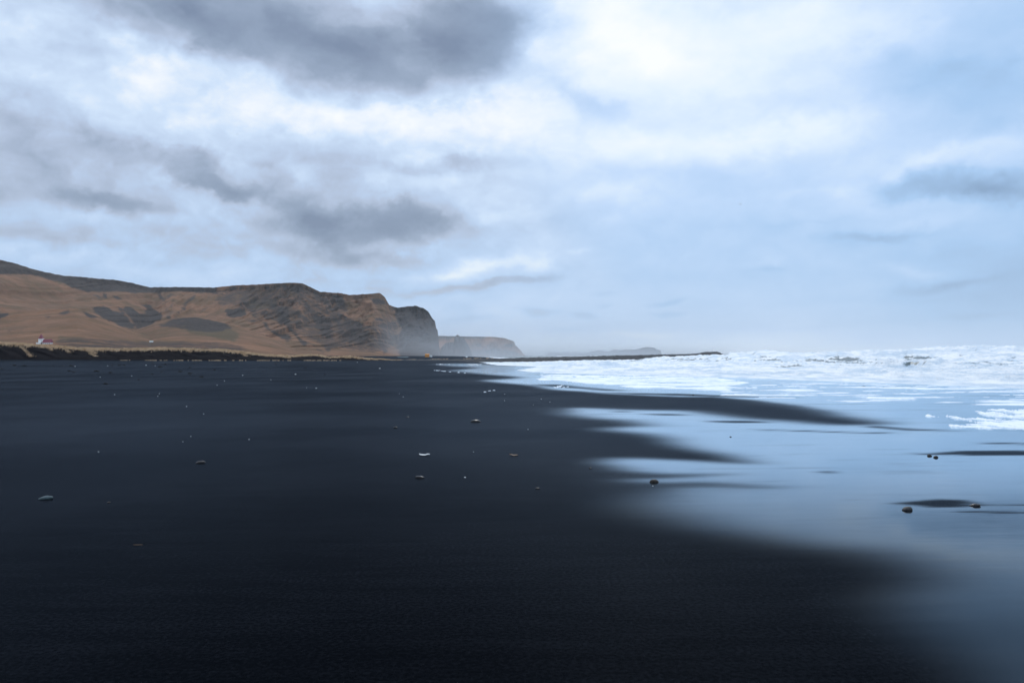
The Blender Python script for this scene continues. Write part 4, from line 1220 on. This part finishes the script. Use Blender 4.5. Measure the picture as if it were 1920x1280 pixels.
q = hill_point(85, 645.2)
ch = bpy.data.objects.new('church', None); col.objects.link(ch)
tag(ch, 'small white church with red roof and pointed red spire on the hillside', 'church')
ch.location = q
k = .88 * q[1] / F            # metres per photo pixel there
ch.rotation_euler = (0, 0, 0)
W = lambda a: a * k
boxes('wall', [('box', (W(4), 0, W(.7)), (W(20), W(9), W(4.4)))], m_wwall, ch)
boxes('roof', [('prism', W(-5), W(14.6), W(5.2), W(2.9), W(10))], m_rroof, ch)
tw = boxes('tower', [('box', (W(-7.8), -W(1), W(4.5)), (W(8.6), W(7), W(14)))], m_wwall, ch)
sp_o = boxes('spire', [('pyr', (W(-7.8), -W(1)), W(4.2), W(11.4), W(22))], m_rroof, ch)
boxes('porch', [('box', (W(-10.5), -W(6.2), W(1)), (W(9), W(4), W(5))), ], m_wwall, ch)
for i in range(4):
    boxes('window', [('box', (W(-.4 + i * 4), -W(4.55), W(.9)), (W(1.1), W(.2), W(1.9)))], m_glass, ch)
boxes('window', [('box', (W(-4.6), -W(4.56), W(5.6)), (W(1.6), W(.2), W(1.6)))], m_glass, ch)

q = hill_point(285, 642)
o = bpy.data.objects.new('farmhouse', None); col.objects.link(o); o.location = q; k = q[1] / F
tag(o, 'tiny low white farmhouse alone on the brown plain before the foothill', 'farmhouse')
boxes('wall', [('box', (0, 0, .9 * k), (6 * k, 4 * k, 1.8 * k))], m_wwall, o)
boxes('roof', [('prism', -3.2 * k, 3.2 * k, 2.2 * k, 1.81 * k, 2.8 * k)], m_green, o)

def at_far(px, py, d):
    v = ray(px, py); v = v / v[1]
    return Vector((v[0] * d, d, H + v[2] * d))


P = at_far(803, 672.4, 640); k = 640 / F
o = bpy.data.objects.new('warehouse', None); col.objects.link(o); o.location = P
tag(o, 'orange walled building with a bright white end, at the foot of the sea cliff', 'building')
boxes('wall', [('box', (-1.8 * k, 0, 3.6 * k), (7.6 * k, 8 * k, 8.4 * k))], m_orange, o)
boxes('roof', [('prism', -5.8 * k, 2.2 * k, 4.4 * k, 7.81 * k, 9.4 * k)], m_orange, o)
boxes('annex', [('box', (4.6 * k, .5, 3 * k), (4.8 * k, 7 * k, 7.6 * k))], m_wwall, o)
boxes('door', [('box', (3.4 * k, -3.1 * k, 2.0 * k), (1.8 * k, .3 * k, 4 * k))], m_glass, o)
P = at_far(822, 672.3, 600); k = 600 / F
o = bpy.data.objects.new('parked_van', None); col.objects.link(o); o.location = P
tag(o, 'long low white vehicle parked right of the orange building', 'vehicle')
boxes('body', [('box', (0, 0, 1.0 * k), (7 * k, 2.2, 1.5 * k)), ('box', (-1.0 * k, 0, 1.9 * k), (4 * k, 2.0, .6 * k))], m_wwall, o)
for sx in (-2.3, 2.3):
    for sy in (-1.05, 1.05):
        me = bpy.data.meshes.new('wheel'); bm = bmesh.new()
        bmesh.ops.create_cone(bm, cap_ends=True, segments=14, radius1=.4 * k * 1.6, radius2=.4 * k * 1.6, depth=.25, matrix=Matrix.Rotation(pi / 2, 4, 'X'))
        bm.to_mesh(me); bm.free(); me.materials.append(m_weed)
        wo_ = bpy.data.objects.new('wheel', me); col.objects.link(wo_); wo_.parent = o; wo_.location = (sx * k, sy, .25 * k)
P = at_far(875, 671.4, 620); k = 620 / F
o = bpy.data.objects.new('beach_hut', None); col.objects.link(o); o.location = P
tag(o, 'tiny white hut standing alone between the sea cliff and the breakwater', 'hut')
boxes('wall', [('box', (0, 0, .9 * k), (3.2 * k, 3.2 * k, 3.4 * k))], m_wwall, o)
boxes('roof', [('prism', -1.8 * k, 1.8 * k, 1.8 * k, 2.61 * k, 3.6 * k)], m_wwall, o)
P = at_far(752, 673.8, 560); k = 560 / F
o = bpy.data.objects.new('greenhouse', None); col.objects.link(o); o.location = P
tag(o, 'wide pale building with a low greenish roof beyond the end of the bank', 'building')
boxes('wall', [('box', (0, 0, .6 * k), (25 * k, 8 * k, 2.2 * k))], m_wwall, o)
boxes('roof', [('prism', -7 * k, 13.4 * k, 4.4 * k, 1.71 * k, 4.6 * k), ('prism', -13.5 * k, -7.1 * k, 4.4 * k, 1.71 * k, 3.4 * k)], m_green, o)
P = at_far(609, 671.5, 420); k = 420 / F
o = bpy.data.objects.new('shed', None); col.objects.link(o); o.location = P
tag(o, 'low shed with a greyish green roof peeping over the grassy bank', 'shed')
boxes('wall', [('box', (0, 0, .6 * k), (14 * k, 5 * k, 1.6 * k))], m_green, o)
boxes('roof', [('prism', -7.6 * k, 7.6 * k, 2.9 * k, 1.41 * k, 3.4 * k)], simple('shed_roof', (.12, .20, .20), .7, .1, .4), o)


# ------------------------------------------------------------------ gulls
m_gull = simple('gull_feathers', (.10, .13, .15), .7, .2, 5)


def gull(px, py, wpx, d, lab, bankang):
    P = at_far(px, py, d); wsp = wpx * d / F
    root = bpy.data.objects.new('gull', None); col.objects.link(root); root.location = P; root.rotation_euler = (R(10), bankang, R(30))
    tag(root, lab, 'bird', 'birds in flight under the clouds')
    bm = bmesh.new(); bmesh.ops.create_icosphere(bm, subdivisions=2, radius=1)
    for v in bm.verts:
        x = v.co.x
        rr = (1 - .35 * x) * (1 if x < .7 else .8)
        v.co = Vector((x * wsp * .24, v.co.y * wsp * .055 * rr, v.co.z * wsp * .05 * rr))
    me = bpy.data.meshes.new('body'); bm.to_mesh(me); bm.free(); me.materials.append(m_gull)
    b = bpy.data.objects.new('body', me); col.objects.link(b); b.parent = root
    for s in (-1, 1):
        bm = bmesh.new(); prev = None
        for t, z, c, x0 in ((0, .02, .12, .02), (.22, .09, .13, .04), (.36, .07, .09, .0), (.5, .0, .015, -.1)):
            ring = [bm.verts.new(Vector((x0 + q, s * t, z + zz)) * wsp) for q, zz in ((c / 2, 0), (0, .012), (-c / 2, 0), (0, -.008))]
            if prev:
                for k2 in range(4): bm.faces.new((prev[k2], prev[(k2 + 1) % 4], ring[(k2 + 1) % 4], ring[k2]))
            prev = ring
        bmesh.ops.recalc_face_normals(bm, faces=bm.faces)
        me = bpy.data.meshes.new('wing'); bm.to_mesh(me); bm.free(); me.materials.append(m_gull)
        wg = bpy.data.objects.new('wing', me); col.objects.link(wg); wg.parent = root


gull(1388, 383, 7, 160, 'dark bird flying highest, alone over the surf', R(25))
gull(445, 252, 4.5, 200, 'tiny bird alone before the dark clouds over the hills', R(-20))
gull(1243, 418, 4, 240, 'faint bird, right one of the two close together above the breakwater', R(15))
gull(1225, 420, 4, 250, 'faint bird, left one of the two close together above the breakwater', R(-10))

# ------------------------------------------------------------------ air
def vol(name, me, dens, colr, aniso=.2):
    m, g, out = mat_new(name)
    v_ = g.n('ShaderNodeVolumePrincipled')
    v_.inputs['Color'].default_value = (*colr, 1); v_.inputs['Density'].default_value = dens; v_.inputs['Anisotropy'].default_value = aniso
    g.t.links.new(v_.outputs[0], out.inputs['Volume'])
    me.materials.append(m)
    o = bpy.data.objects.new(name, me); col.objects.link(o)
    return o


me = bpy.data.meshes.new('haze'); bm = bmesh.new(); bmesh.ops.create_cube(bm, size=1)
for v in bm.verts: v.co = Vector((v.co.x * 150000, v.co.y * 17200 + 7900, 290 + v.co.z * 620))
bm.to_mesh(me); bm.free()
hz = vol('haze', me, 3.2e-5, (.93, .97, 1.0))
tag(hz, 'thin pale sea air that fades the far headlands', 'haze', kind='stuff')


def bank_of_mist(px, d, ax_, ay_, az_, dens, zc, lab):
    me = bpy.data.meshes.new('mist'); bm = bmesh.new(); bmesh.ops.create_icosphere(bm, subdivisions=4, radius=1)
    for v in bm.verts:
        q_ = (1 - abs(v.co.z)) ** 1.4 * (1 - abs(v.co.x)) ** .8
        v.co = Vector((v.co.x * ax_, v.co.y * ay_ * q_, v.co.z * az_))
    bm.to_mesh(me); bm.free()
    me.polygons.foreach_set('use_smooth', [True] * len(me.polygons))
    o = vol('mist', me, dens, (.90, .94, 1.0)); o.location = ((px - 960) / F * d, d, zc)
    tag(o, lab, 'mist', kind='stuff')


bank_of_mist(880, 2750, 850, 800, 170, 6.0e-4, 0, 'sea spray drifting before the foot of the dark sea cliff')
bank_of_mist(1120, 8500, 2600, 900, 150, 9e-4, 0, 'pale sea mist before the far island on the horizon')
bank_of_mist(930, 4700, 600, 280, 110, 9e-4, 0, 'low spray hanging before the red headland')
